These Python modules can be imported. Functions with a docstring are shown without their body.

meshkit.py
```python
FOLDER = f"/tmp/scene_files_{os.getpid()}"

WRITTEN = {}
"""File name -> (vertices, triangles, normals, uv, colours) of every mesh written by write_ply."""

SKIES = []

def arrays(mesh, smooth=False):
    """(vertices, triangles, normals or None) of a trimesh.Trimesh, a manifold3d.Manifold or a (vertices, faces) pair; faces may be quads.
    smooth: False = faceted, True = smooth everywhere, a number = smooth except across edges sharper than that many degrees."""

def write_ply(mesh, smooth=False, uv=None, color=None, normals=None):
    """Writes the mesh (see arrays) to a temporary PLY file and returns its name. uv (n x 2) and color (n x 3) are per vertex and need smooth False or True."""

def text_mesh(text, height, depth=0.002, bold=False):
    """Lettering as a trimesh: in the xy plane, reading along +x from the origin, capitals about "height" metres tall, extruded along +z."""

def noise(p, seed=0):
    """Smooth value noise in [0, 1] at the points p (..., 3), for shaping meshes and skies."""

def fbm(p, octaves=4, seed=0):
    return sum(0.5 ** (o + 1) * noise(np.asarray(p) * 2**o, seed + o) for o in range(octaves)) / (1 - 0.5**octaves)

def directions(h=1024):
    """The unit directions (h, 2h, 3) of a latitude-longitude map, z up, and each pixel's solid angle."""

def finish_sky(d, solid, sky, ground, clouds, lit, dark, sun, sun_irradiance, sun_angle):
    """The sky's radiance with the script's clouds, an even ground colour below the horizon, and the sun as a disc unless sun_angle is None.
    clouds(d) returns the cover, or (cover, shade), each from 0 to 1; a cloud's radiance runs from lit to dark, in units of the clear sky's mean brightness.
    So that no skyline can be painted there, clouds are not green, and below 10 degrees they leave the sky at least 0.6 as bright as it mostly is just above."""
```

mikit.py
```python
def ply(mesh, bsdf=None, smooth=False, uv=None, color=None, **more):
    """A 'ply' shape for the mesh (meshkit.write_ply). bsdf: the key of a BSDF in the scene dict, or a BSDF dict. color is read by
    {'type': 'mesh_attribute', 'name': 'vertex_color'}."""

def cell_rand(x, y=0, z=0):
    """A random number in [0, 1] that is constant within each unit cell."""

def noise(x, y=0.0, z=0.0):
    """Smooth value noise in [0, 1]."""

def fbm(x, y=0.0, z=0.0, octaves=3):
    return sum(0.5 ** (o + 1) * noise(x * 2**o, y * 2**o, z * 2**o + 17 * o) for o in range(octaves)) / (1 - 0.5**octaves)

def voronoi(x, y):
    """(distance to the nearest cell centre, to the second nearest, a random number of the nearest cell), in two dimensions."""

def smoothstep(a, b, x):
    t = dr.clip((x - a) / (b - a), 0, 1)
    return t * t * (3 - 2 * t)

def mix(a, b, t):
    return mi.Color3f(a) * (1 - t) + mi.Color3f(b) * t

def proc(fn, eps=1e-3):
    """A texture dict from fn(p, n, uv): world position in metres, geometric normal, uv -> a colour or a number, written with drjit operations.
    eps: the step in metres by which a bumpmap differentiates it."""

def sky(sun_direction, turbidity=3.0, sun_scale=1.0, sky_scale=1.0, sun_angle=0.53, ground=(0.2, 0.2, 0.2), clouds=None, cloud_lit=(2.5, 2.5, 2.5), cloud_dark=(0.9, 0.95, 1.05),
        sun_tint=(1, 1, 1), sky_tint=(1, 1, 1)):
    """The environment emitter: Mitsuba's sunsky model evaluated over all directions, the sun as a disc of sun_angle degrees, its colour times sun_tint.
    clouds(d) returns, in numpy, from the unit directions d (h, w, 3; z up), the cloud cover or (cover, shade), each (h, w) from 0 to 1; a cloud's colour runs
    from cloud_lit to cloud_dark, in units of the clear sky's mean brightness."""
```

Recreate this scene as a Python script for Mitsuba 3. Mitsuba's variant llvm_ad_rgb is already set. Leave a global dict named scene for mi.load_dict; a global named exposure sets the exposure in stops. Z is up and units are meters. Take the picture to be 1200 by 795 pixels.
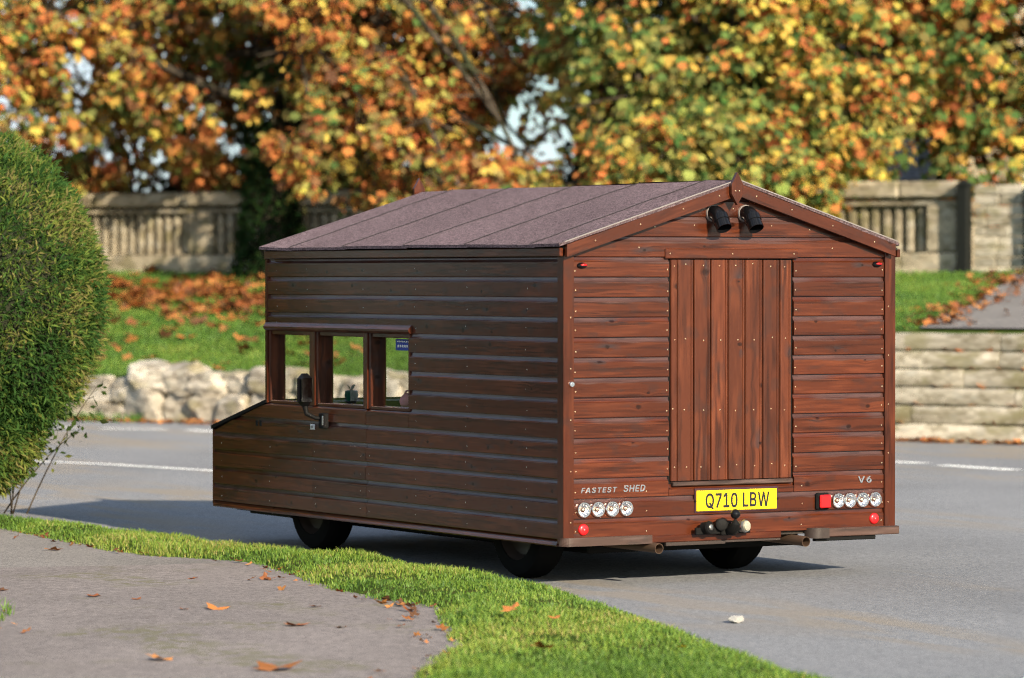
import math, numpy as np, trimesh, drjit as dr, mitsuba as mi, mikit, meshkit
from mikit import proc, noise, fbm, voronoi, cell_rand, smoothstep, mix
from shapely.geometry import Polygon
import shapely

T = mi.ScalarTransform4f
# ------------------------------------------------------------------ camera, light, exposure
EYE = np.array([-10.484, -17.389, 1.656])
VIEW = np.array([0.50464, 0.86318, -0.0167])
exposure = 2.6
SUN = (-0.04, -1.0, 0.42)


def cloud_cover(d):
    c = meshkit.fbm(d * np.array([5.0, 5.0, 11.0]), 5, 3)
    return np.clip((c - 0.44) * 3.5, 0.0, 0.75), np.clip((c - 0.6) * 2, 0, 0.4)


scene = {"type": "scene"}
labels = {}
scene["camera"] = {"type": "thinlens", "fov": math.degrees(2 * math.atan(600 / 4522.6)), "fov_axis": "x", "aperture_radius": 0.027, "focus_distance": 21.4,
                   "near_clip": 0.5, "far_clip": 6000.0, "to_world": T().look_at(origin=EYE.tolist(), target=(EYE + VIEW * 10).tolist(), up=[0, 0, 1])}
scene["sky"] = mikit.sky(SUN, turbidity=3, ground=(0.12, 0.12, 0.08), sun_tint=(0.89, 1.0, 1.26), clouds=cloud_cover, cloud_lit=(2.3, 2.5, 2.9), cloud_dark=(1.4, 1.55, 1.8))

# ------------------------------------------------------------------ materials


def bs(key, d):
    if d["type"] in ("principled", "diffuse", "roughconductor"):
        d = {"type": "twosided", "bsdf": d}
    scene[key] = d
    return key


def rgb(*c):
    return {"type": "rgb", "value": list(c)}


def wood_fn(dark, mid, light, knots, worn_sheen=None):
    def f(p, n, uv):
        u, v = uv.x, uv.y
        k = dr.floor(v / 10)
        v = v - 10 * k
        r1, r2 = cell_rand(k, 3), cell_rand(k, 11)
        u = u + 37.7 * r1
        kx = u / 0.42
        ci = dr.floor(kx)
        du = (kx - ci - 0.15 - 0.7 * cell_rand(ci, k, 5)) * 0.42
        dv = v - 0.02 - 0.07 * cell_rand(ci, k, 7)
        on = dr.select(cell_rand(ci, k, 9) < knots, 1.0, 0.0)
        d = dr.sqrt(du * du + dv * dv)
        bend = on * 0.012 * dr.exp(-dr.square(d / 0.035))
        w = v + bend
        fine = fbm(u * 5.5, w * 130, k, 3)
        band = noise(u * 1.3, w * 42, k + 50)
        blot = noise(u * 5, v * 14, k + 90)
        c = mix(dark, mid, smoothstep(0.15, 0.52, 0.6 * fine + 0.4 * band))
        c = mix(c, light, smoothstep(0.5, 0.8, 0.6 * fine + 0.4 * blot))
        c = c * (0.8 + 0.4 * r2)
        if worn_sheen is not None:  # board top edge: weathered grey patches, with sky sheen painted into the tint
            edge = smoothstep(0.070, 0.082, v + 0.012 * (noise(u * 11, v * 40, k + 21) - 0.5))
            c = mix(c, mi.Color3f(*worn_sheen) * (0.6 + 0.8 * fbm(u * 7, v * 90, k + 77, 2)), edge * smoothstep(0.25, 0.6, noise(u * 3.5, k * 1.7, 4.0)) * 0.75)
        smear = smoothstep(0.62, 0.8, fbm(u * 10, v * 28, k + 30, 2)) * 0.4
        c = mix(c, mi.Color3f(dark) * 0.7 + 0.012, smear)
        kr = 0.006 + 0.013 * cell_rand(ci, k, 13)
        dk = dr.sqrt(dr.square(du * 0.75) + dv * dv) + 0.006 * (fbm(u * 60, v * 60, k, 2) - 0.5)
        kn = on * smoothstep(kr, kr * 0.35, dk)
        streak = on * smoothstep(0.55, 0.75, noise(u * 14, v * 50, k + 70)) * dr.exp(-dr.square(du / 0.07) - dr.square(dv / 0.02))
        c = mix(c, mi.Color3f(0.03, 0.03, 0.034), streak * 0.7)
        return mix(c, mi.Color3f(dark) * 0.4, kn * 0.85)
    return f


def wood(key, dark, mid, light, knots=0.45, rough=0.38, spec=0.5, worn_sheen=None):
    return bs(key, {"type": "principled", "base_color": proc(wood_fn(dark, mid, light, knots, worn_sheen)), "roughness": rough, "specular": spec})


wood("wood_red", (0.036, 0.0092, 0.0042), (0.080, 0.0190, 0.0072), (0.120, 0.0305, 0.0118), rough=0.23, spec=0.5, worn_sheen=(0.085, 0.047, 0.042))
wood("wood_door", (0.042, 0.0115, 0.005), (0.096, 0.0245, 0.0095), (0.140, 0.038, 0.015), spec=0.35)
wood("wood_grey", (0.03, 0.017, 0.013), (0.075, 0.040, 0.030), (0.11, 0.07, 0.058), 0.3, 0.5)


def felt_fn(p, n, uv):
    g = noise(p.x * 210, p.y * 150, p.z * 150)
    h = noise(p.x * 90, p.y * 60, p.z * 90)
    m = fbm(p.x * 2.2, p.y * 2.2, 3.0, 3)
    c = mix((0.055, 0.037, 0.041), (0.205, 0.148, 0.160), smoothstep(0.2, 0.85, 0.7 * g + 0.3 * h))
    return c * (0.82 + 0.36 * m)


bs("felt", {"type": "principled", "base_color": proc(felt_fn), "roughness": 0.9, "specular": 0.2})


def asphalt_fn(p, n, uv):
    g = noise(p.x * 95, p.y * 95, 1.0)
    s = noise(p.x * 40, p.y * 40, 7.0)
    m = fbm(p.x * 0.55, p.y * 0.55, 2.0, 4)
    w = fbm(p.x * 0.9 + 9, p.y * 0.22, 5.0, 3)
    c = mix((0.085, 0.090, 0.098), (0.235, 0.241, 0.255), 0.15 + 0.5 * g + 0.25 * s)
    c = c * (0.8 + 0.4 * m)
    dirt = smoothstep(0.42, 0.66, w) * smoothstep(0.35, 0.6, fbm(p.x * 6, p.y * 1.2, 8.0, 3))
    return mix(c, mi.Color3f(0.21, 0.175, 0.13), dirt * 0.6)


bs("asphalt", {"type": "principled", "base_color": proc(asphalt_fn), "roughness": 0.8, "specular": 0.3})


def path_fn(p, n, uv):
    g = noise(p.x * 85, p.y * 85, 1.0)
    s = noise(p.x * 30, p.y * 30, 7.0)
    m = fbm(p.x * 0.9, p.y * 0.9, 2.0, 4)
    c = mix((0.075, 0.067, 0.066), (0.24, 0.215, 0.21), 0.12 + 0.5 * g + 0.3 * s)
    c = c * (0.8 + 0.4 * m)
    moss = smoothstep(0.56, 0.74, fbm(p.x * 1.6 + 4, p.y * 1.6, 9.0, 4)) * smoothstep(0.3, 0.7, noise(p.x * 22, p.y * 22, 2.0))
    return mix(c, mi.Color3f(0.10, 0.10, 0.045), moss * 0.55)


bs("path_tarmac", {"type": "principled", "base_color": proc(path_fn), "roughness": 0.88, "specular": 0.25})


def path2_fn(p, n, uv):
    g = noise(p.x * 90, p.y * 90, 4.0)
    m = fbm(p.x * 1.2, p.y * 1.2, 6.0, 4)
    return mix((0.085, 0.082, 0.08), (0.23, 0.215, 0.205), 0.15 + 0.7 * g) * (0.8 + 0.4 * m)


bs("path_grey", {"type": "principled", "base_color": proc(path2_fn), "roughness": 0.88, "specular": 0.25})


def paint_fn(p, n, uv):
    wear = smoothstep(0.5, 0.75, fbm(p.x * 18, p.y * 18, 3.0, 3))
    return mix((0.74, 0.74, 0.72), (0.36, 0.36, 0.36), wear * 0.7)


bs("road_paint", {"type": "principled", "base_color": proc(paint_fn), "roughness": 0.6})


def soil_fn(p, n, uv):
    m = fbm(p.x * 0.7, p.y * 0.7, 2.0, 3)
    g = fbm(p.x * 9, p.y * 9, 4.0, 3)
    c = mix((0.035, 0.06, 0.014), (0.095, 0.14, 0.03), 0.25 * m + 0.75 * g)
    return mix(c, mi.Color3f(0.09, 0.06, 0.03), smoothstep(0.55, 0.75, g) * 0.5)


bs("turf", {"type": "diffuse", "reflectance": proc(soil_fn)})
VC = {"type": "mesh_attribute", "name": "vertex_color"}
bs("blades", {"type": "twosided", "bsdf": {"type": "principled", "base_color": VC, "roughness": 0.55, "specular": 0.35}})
bs("leaves", {"type": "principledthin", "base_color": VC, "roughness": 0.5, "diff_trans": 0.75, "spec_trans": 0.0, "eta": 1.4})
bs("litter", {"type": "twosided", "bsdf": {"type": "principled", "base_color": VC, "roughness": 0.6, "specular": 0.3}})


def bark_fn(p, n, uv):
    r = fbm(p.x * 14, p.y * 14, p.z * 3.5, 3)
    c = mix((0.02, 0.016, 0.012), (0.115, 0.095, 0.072), smoothstep(0.25, 0.75, r))
    return mix(c, mi.Color3f(0.05, 0.07, 0.03), smoothstep(0.55, 0.7, fbm(p.x * 3, p.y * 3, p.z * 2, 3)) * 0.6)


bs("bark", {"type": "diffuse", "reflectance": proc(bark_fn)})


def stone_fn(base, lo, moss):
    def f(p, n, uv):
        a = fbm(p.x * 3.1, p.y * 3.1, p.z * 7, 4)
        b = fbm(p.x * 17, p.y * 17, p.z * 24, 3)
        k = cell_rand(dr.floor(uv.x), 4)
        c = mix(lo, base, smoothstep(0.3, 0.68, 0.55 * a + 0.45 * b))
        c = c * (0.78 + 0.42 * k)
        li = smoothstep(0.6, 0.68, fbm(p.x * 8, p.y * 8, p.z * 9 + 3, 3))
        c = mix(c, mi.Color3f(0.42, 0.40, 0.33), li * 0.55)
        ms = smoothstep(0.53, 0.68, fbm(p.x * 4 + 7, p.y * 4, p.z * 5, 3))
        return mix(c, mi.Color3f(*moss), ms * 0.6)
    return f


bs("limestone", {"type": "diffuse", "reflectance": proc(stone_fn((0.60, 0.55, 0.44), (0.26, 0.23, 0.16), (0.24, 0.22, 0.11)))})
bs("rubble", {"type": "diffuse", "reflectance": proc(stone_fn((0.60, 0.55, 0.46), (0.22, 0.19, 0.145), (0.27, 0.235, 0.125)))})
bs("parapet_stone", {"type": "diffuse", "reflectance": proc(stone_fn((0.52, 0.455, 0.335), (0.20, 0.17, 0.115), (0.19, 0.17, 0.085)))})


def slate_fn(p, n, uv):
    k = cell_rand(dr.floor(uv.x), 4)
    return mix((0.13, 0.14, 0.16), (0.25, 0.255, 0.28), 0.5 * k + 0.5 * fbm(p.x * 4, p.y * 4, p.z * 9, 3))


bs("slate", {"type": "principled", "base_color": proc(slate_fn), "roughness": 0.6})
bs("house_stone", {"type": "diffuse", "reflectance": proc(stone_fn((0.52, 0.45, 0.33), (0.3, 0.25, 0.17), (0.4, 0.34, 0.23)))})


def pl(key, c, rough, spec=0.5, **k):
    return bs(key, {"type": "principled", "base_color": rgb(*c), "roughness": rough, "specular": spec, **k})


pl("black_plastic", (0.007, 0.007, 0.008), 0.13, 0.35)
pl("bitumen", (0.022, 0.017, 0.018), 0.6)
pl("matt_black", (0.010, 0.010, 0.010), 0.6, 0.12)
pl("rubber", (0.006, 0.006, 0.006), 0.8, 0.1)
pl("interior_dark", (0.03, 0.024, 0.02), 0.8)
pl("dash_grey", (0.022, 0.028, 0.026), 0.6)
pl("seat_green", (0.02, 0.045, 0.035), 0.8)
pl("red_lens", (0.62, 0.012, 0.015), 0.15, clearcoat=1.0, clearcoat_gloss=0.9)
pl("dark_red_lens", (0.13, 0.008, 0.008), 0.12, clearcoat=1.0, clearcoat_gloss=0.9)
pl("plate_yellow", (0.84, 0.60, 0.01), 0.32)
pl("plate_letter", (0.010, 0.010, 0.018), 0.4)
pl("plum_backing", (0.045, 0.012, 0.02), 0.5)
pl("cream_plastic", (0.40, 0.375, 0.29), 0.4)
pl("dull_paper", (0.42, 0.41, 0.38), 0.7, 0.2)
pl("white_plastic", (0.7, 0.7, 0.68), 0.35)
pl("pot_green", (0.01, 0.14, 0.07), 0.25)
pl("pot_blue", (0.03, 0.16, 0.55), 0.3)
pl("pink", (0.6, 0.22, 0.26), 0.7)
pl("sticker_blue", (0.01, 0.035, 0.30), 0.35)
pl("brass", (0.72, 0.60, 0.40), 0.35, metallic=1.0)
pl("rust_steel", (0.12, 0.075, 0.05), 0.5, metallic=0.4)
pl("dull_brown", (0.045, 0.032, 0.027), 0.45)
pl("grey_steel", (0.40, 0.39, 0.37), 0.4, metallic=0.9)
pl("trim_white", (0.26, 0.23, 0.22), 0.5)
pl("post_black", (0.014, 0.016, 0.014), 0.6, 0.15)
pl("plant_green", (0.05, 0.13, 0.03), 0.5)
bs("chrome", {"type": "roughconductor", "material": "Al", "alpha": 0.12})
bs("mirror_glass", {"type": "roughconductor", "material": "Al", "alpha": 0.03, "specular_reflectance": rgb(0.5, 0.52, 0.55)})
bs("pane", {"type": "thindielectric", "int_ior": 1.5})


# ------------------------------------------------------------------ helpers
used = {}


def key_for(name):
    k = used.get(name, 0)
    used[name] = k + 1
    return name if k == 0 else f"{name}_{k:03d}"


def obj(name, mesh, bsdf, parent=None, uv=None, color=None, smooth=False, label=None, **tag):
    key = key_for((parent + "__" if parent else "") + name)
    scene[key] = mikit.ply(mesh, bsdf, smooth=smooth, uv=uv, color=color)
    if label:
        tag["label"] = label
    if tag:
        labels[key] = tag
    return key


def thing(name, label, category, group=None):
    key = key_for(name)
    labels[key] = {"label": label, "category": category}
    if group:
        labels[key]["group"] = group
    return key


def cat(parts):
    vs, fs, o = [], [], 0
    for v, f in parts:
        v, f = np.asarray(v, float), np.asarray(f, int)
        vs.append(v); fs.append(f + o); o += len(v)
    return np.vstack(vs), np.vstack(fs)


def vf(m):
    return np.array(m.vertices), np.array(m.faces)


def box(x0, x1, y0, y1, z0, z1, c=0.0):
    """A box, its edges chamfered by c."""
    if c <= 0:
        v = np.array([[x, y, z] for x in (x0, x1) for y in (y0, y1) for z in (z0, z1)], float)
        f = np.array([[0, 1, 3], [0, 3, 2], [4, 6, 7], [4, 7, 5], [0, 4, 5], [0, 5, 1], [2, 3, 7], [2, 7, 6], [0, 2, 6], [0, 6, 4], [1, 5, 7], [1, 7, 3]])
        return v, f
    pts = []
    for sx, x in ((1, x0), (-1, x1)):
        for sy, y in ((1, y0), (-1, y1)):
            for sz, z in ((1, z0), (-1, z1)):
                pts += [(x, y + sy * c, z + sz * c), (x + sx * c, y, z + sz * c), (x + sx * c, y + sy * c, z)]
    return vf(trimesh.convex.convex_hull(np.array(pts)))


def tube(pts, rad, sides=8, cap=True):
    p = np.asarray(pts, float)
    rad = np.broadcast_to(np.asarray(rad, float), (len(p),))
    t = np.gradient(p, axis=0)
    t /= np.linalg.norm(t, axis=1, keepdims=True) + 1e-12
    ref = np.array([0, 0, 1.0]) if abs(t[:, 2]).mean() < 0.8 else np.array([1.0, 0, 0])
    a = np.cross(t, ref); a /= np.linalg.norm(a, axis=1, keepdims=True) + 1e-12
    b = np.cross(t, a)
    ang = np.arange(sides) * 2 * np.pi / sides
    v = (p[:, None] + rad[:, None, None] * (np.cos(ang)[None, :, None] * a[:, None] + np.sin(ang)[None, :, None] * b[:, None])).reshape(-1, 3)
    f = []
    for i in range(len(p) - 1):
        for j in range(sides):
            q = i * sides + j, i * sides + (j + 1) % sides, (i + 1) * sides + (j + 1) % sides, (i + 1) * sides + j
            f += [(q[0], q[2], q[1]), (q[0], q[3], q[2])]
    if cap:
        n = len(v)
        v = np.vstack([v, p[:1], p[-1:]])
        for j in range(sides):
            f += [(j, (j + 1) % sides, n), ((len(p) - 1) * sides + (j + 1) % sides, (len(p) - 1) * sides + j, n + 1)]
    return v, np.array(f)


def hollow(pts, r, wall, sides=18):
    """A pipe with an open end: outer skin, rim and bore."""
    p = np.asarray(pts, float)
    back = p[::-1].copy()
    path = np.vstack([p, back])
    rad = np.r_[np.full(len(p), r), np.full(len(p), r - wall)]
    t = np.gradient(p, axis=0); t /= np.linalg.norm(t, axis=1, keepdims=True)
    t2 = np.vstack([t, t[::-1]])
    ref = np.array([1.0, 0, 0])
    a = np.cross(t2, ref); a /= np.linalg.norm(a, axis=1, keepdims=True)
    b = np.cross(t2, a)
    ang = np.arange(sides) * 2 * np.pi / sides
    v = (path[:, None] + rad[:, None, None] * (np.cos(ang)[None, :, None] * a[:, None] + np.sin(ang)[None, :, None] * b[:, None])).reshape(-1, 3)
    f = []
    for i in range(len(path) - 1):
        for j in range(sides):
            q = i * sides + j, i * sides + (j + 1) % sides, (i + 1) * sides + (j + 1) % sides, (i + 1) * sides + j
            f += [(q[0], q[2], q[1]), (q[0], q[3], q[2])]
    return v, np.array(f)


def lathe(profile, centre, axis, sides=24):
    """profile: (radius, distance along axis) pairs."""
    m = trimesh.creation.revolve(np.array(profile, float), sections=sides)
    axis = np.asarray(axis, float) / np.linalg.norm(axis)
    m.apply_transform(trimesh.geometry.align_vectors([0, 0, 1], axis))
    m.apply_translation(centre)
    if m.volume < 0:
        m.invert()
    return vf(m)


def prism(poly, lo, hi, place):
    """poly: 2-D outline (a, b); place(a, b, s) -> point; lo and hi are numbers or one per outline point."""
    poly = np.asarray(poly, float)
    n = len(poly)
    lo, hi = np.broadcast_to(lo, (n,)), np.broadcast_to(hi, (n,))
    v = [place(a, b, s) for (a, b), s in zip(poly, lo)] + [place(a, b, s) for (a, b), s in zip(poly, hi)]
    f = []
    for i in range(n):
        j = (i + 1) % n
        f += [(i, j, n + j), (i, n + j, n + i)]
    for i in range(1, n - 1):
        f += [(0, i + 1, i), (n, n + i, n + i + 1)]
    m = trimesh.Trimesh(np.array(v), np.array(f), process=False)
    if m.volume < 0:
        m.invert()
    return vf(m)


board_no = [0]


def wuv(v, axis):
    """Wood coordinates: metres along the grain, and across it, with a number of the board."""
    board_no[0] += 1
    o = [i for i in range(3) if i != axis]
    lo = v.min(0)
    w = np.abs(v[:, o[0]] - lo[o[0]]) * (1.0 if axis == 2 else 0.7) + np.abs(v[:, o[1]] - lo[o[1]]) * (0.7 if axis == 2 else 1.0)
    return np.c_[v[:, axis] - lo[axis], np.clip(w, 0, 9) + 10 * board_no[0]]


def wobj(name, mesh, axis, bsdf, parent, board=False, slope=0.0, **k):
    v, f = mesh
    q = v.copy()
    q[:, 2] += slope * np.abs(v[:, 0] - 1.045)
    uv = wuv(q, axis)
    if not board:
        n = np.floor(uv[:, 1] / 10) * 10
        uv[:, 1] = n + (uv[:, 1] - n) * 0.5
    return obj(name, (v, f), bsdf, parent, uv=uv, **k)


def stone_uv(v, k):
    return np.tile([k + 0.5, 0.5], (len(v), 1))


def ground_mesh(poly, step, zfn):
    """A triangulated sheet over the shapely polygon, heights from zfn(x, y)."""
    x0, y0, x1, y1 = poly.bounds
    gx, gy = np.meshgrid(np.arange(x0, x1, step), np.arange(y0, y1, step))
    g = np.c_[gx.ravel(), gy.ravel()]
    inner = poly.buffer(-step * 0.4)
    g = g[shapely.contains_xy(inner, g[:, 0], g[:, 1])]
    ring = np.array(poly.segmentize(step).exterior.coords)[:-1]
    pts = np.vstack([ring, g])
    from scipy.spatial import Delaunay
    tri = Delaunay(pts).simplices
    c = pts[tri].mean(1)
    tri = tri[shapely.contains_xy(poly, c[:, 0], c[:, 1])]
    a, b, d = pts[tri[:, 0]], pts[tri[:, 1]], pts[tri[:, 2]]
    s = (b[:, 0] - a[:, 0]) * (d[:, 1] - a[:, 1]) - (b[:, 1] - a[:, 1]) * (d[:, 0] - a[:, 0])
    tri = np.where((s < 0)[:, None], tri[:, ::-1], tri)[np.abs(s) > 1e-9]
    return np.c_[pts, zfn(pts[:, 0], pts[:, 1])], tri


def smooth_line(pts, step=0.25):
    from scipy.interpolate import PchipInterpolator
    p = np.asarray(pts, float)
    s = np.r_[0, np.cumsum(np.linalg.norm(np.diff(p, axis=0), axis=1))]
    q = np.arange(0, s[-1], step)
    return np.c_[PchipInterpolator(s, p[:, 0])(q), PchipInterpolator(s, p[:, 1])(q)]


# ------------------------------------------------------------------ terrain, road, paths
AL = np.array([0.46, -0.888]); AL /= np.linalg.norm(AL)      # along the retaining wall, towards the right of the picture
OUT = np.array([-AL[1], AL[0]])                              # away from the road
P0 = np.array([7.25, 23.4])


def wpt(t, n):
    return P0 + np.multiply.outer(t, AL) + np.multiply.outer(n, OUT)


def sstep(x):
    x = np.clip(x, 0, 1)
    return x * x * (3 - 2 * x)


def wall_top(t):
    return 0.46 + 0.62 * sstep((t - 5) / 3)


def bank_z(t, n):
    t, n = np.asarray(t, float), np.asarray(n, float)
    z = wall_top(t) + (1.66 - wall_top(t)) * np.clip(n / 9.5, 0, 1)
    q = np.stack([t * 0.5, n * 0.5, n * 0], -1)
    z = z + 0.10 * (meshkit.fbm(q, 3, 5) - 0.5) * sstep(n / 1.5)
    far = np.clip((n - 20) / 300, 0, 1)
    return z - 0.8 * far + 5.0 * sstep((n - 150) / 220) * (0.6 + 0.8 * meshkit.noise(np.stack([t * 0.012, n * 0, n * 0], -1), 6))


VERGE_ROAD = [(-2.6, 13.0), (-1.2, 10.0), (-0.55, 8.2), (-0.36, 6.75), (-0.26, 4.82), (-0.24, 3.69), (-0.26, 2.9), (-0.10, 2.4), (-0.06, 1.64), (-0.09, 0.55), (-0.2, -0.2), (-0.54, -1.5), (-1.02, -2.95),
              (-1.29, -3.7), (-1.55, -4.54), (-2.1, -6.4), (-3.2, -9.6), (-4.0, -13.0)]
VERGE_PATH = [(-4.6, 13.0), (-2.2, 9.6), (-1.1, 7.2), (-0.84, 5.67), (-0.86, 5.1), (-0.96, 4.18), (-1.04, 3.4), (-0.86, 2.62), (-0.76, 2.35), (-0.91, 1.62), (-1.13, 0.79), (-1.26, 0.03), (-1.33, -0.82),
              (-1.66, -1.62), (-1.97, -2.26), (-2.51, -3.06), (-2.96, -3.69), (-4.0, -5.2), (-5.4, -8.0), (-6.2, -13.0)]
vr, vp = smooth_line(VERGE_ROAD), smooth_line(VERGE_PATH)
rng = np.random.default_rng(5)
vr[:, 0] += 0.05 * (meshkit.noise(np.c_[vr * 2.5, vr[:, 0] * 0], 3) - 0.5)
vp[:, 0] += 0.09 * (meshkit.noise(np.c_[vp * 3.0, vp[:, 0] * 0], 4) - 0.5)
verge_poly = Polygon(np.vstack([vr, vp[::-1]])).buffer(0)


def verge_z(x, y):
    p = shapely.points(x, y)
    d = shapely.distance(verge_poly.exterior, p)
    d = np.where(shapely.contains_xy(verge_poly.buffer(0.001), x, y), d, 0)
    h = 0.045 * sstep(d / 0.22) + 0.05 * (meshkit.fbm(np.stack([np.asarray(x) * 1.6, np.asarray(y) * 1.6, np.asarray(x) * 0], -1), 3, 8) - 0.4) * sstep(d / 0.3)
    return h + np.where(d < 0.02, -0.02, 0.012)


R = 1800.0
obj("ground", cat([box(-R, R, -R, R, -0.6, -0.05)]), "turf", kind="structure", label="turf covered ground around the village road")
wl = [wpt(t, 0.35) for t in (-70, 60)]
road_poly = Polygon([*wl, wpt(60, -70), *[(x, y) for x, y in vr[::-1] if y > -12.9][0:0], (0.0, -40), (-4.4, -30), *vr[::-1], (-9, 26), (-20, 50)]).buffer(0)
rv, rf = ground_mesh(road_poly.buffer(0.12), 6.0, lambda x, y: 0 * x)
obj("road", (rv, rf), "asphalt", kind="structure", label="grey asphalt village road curving past the stone walls")
JOIN = np.array([(-2.9, 2.75), (-2.1, 2.62), (-1.32, 2.38), (-0.7, 2.3)])
px = [(-40, 13), (-40, -40), (-4.4, -40), *vp[::-1]]
path_all = Polygon(px).buffer(0.1)
upper = Polygon([(-40, 4.2), *JOIN.tolist(), (0.3, 2.2), (0.3, 14), (-40, 14)])
for nm, pol, mt, z, lb in (("path", path_all.difference(upper), "path_tarmac", 0.022, "pinkish grey tarmac footpath in the foreground"), ("path", path_all.intersection(upper), "path_grey", 0.018, "greyer strip of older tarmac at the upper end of the footpath")):
    pol = max(getattr(pol, "geoms", [pol]), key=lambda g: g.area)
    v, f = ground_mesh(pol, 2.5, lambda x, y, z=z: z + 0 * x)
    obj(nm, (v, f), mt, kind="structure", label=lb)
v, f = ground_mesh(verge_poly, 0.12, verge_z)
obj("verge", (v, f), "turf", kind="structure", label="strip of grass verge between footpath and road")


def strip(a, b, w, z=0.004):
    a, b = np.array(a), np.array(b)
    d = (b - a) / np.linalg.norm(b - a)
    s = np.array([-d[1], d[0]]) * w / 2
    n = max(2, int(np.linalg.norm(b - a) / 0.5))
    m = [a + (b - a) * k / n for k in range(n + 1)]
    v = [(*(q + e * s), z) for q in m for e in (-1, 1)]
    f = []
    for i in range(n):
        f += [(2 * i, 2 * i + 2, 2 * i + 1), (2 * i + 1, 2 * i + 2, 2 * i + 3)]
    m = trimesh.Trimesh(v, f, process=False)
    if m.face_normals[0][2] < 0:
        m.invert()
    return vf(m)


def road_line(pts, w, lb):
    obj("road_line", cat([strip(pts[i], pts[i + 1], w) for i in range(len(pts) - 1)]), "road_paint", kind="structure", label=lb)


road_line([(0.9, 19.0), (2.94, 14.63), (3.43, 13.42), (3.86, 11.4), (3.9, 10.2)], 0.13, "thin solid white line across the middle of the road on the left")
D = [((6.07, 21.75), (6.25, 21.4)), ((6.30, 21.3), (6.5, 20.9)), ((6.62, 20.6), (7.12, 20.02)), ((7.22, 19.75), (7.35, 19.1)), ((9.58, 10.4), (9.71, 9.95)), ((9.6, 9.6), (9.66, 8.62)), ((9.62, 8.2), (9.6, 7.3)), ((5.3, 23.0), (5.7, 22.3))]
for i, (a, b) in enumerate(D):
    road_line([a, b], 0.2, ["far left short white dash at the road edge", "second short white dash from the left", "long white dash below the pale rocks", "white dash next to the nose of the shed", "white dash just right of the shed",
                            "long white dash below the stepped stone wall", "white dash at the right border of the picture", "white dash behind the clipped bush"][i])

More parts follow.
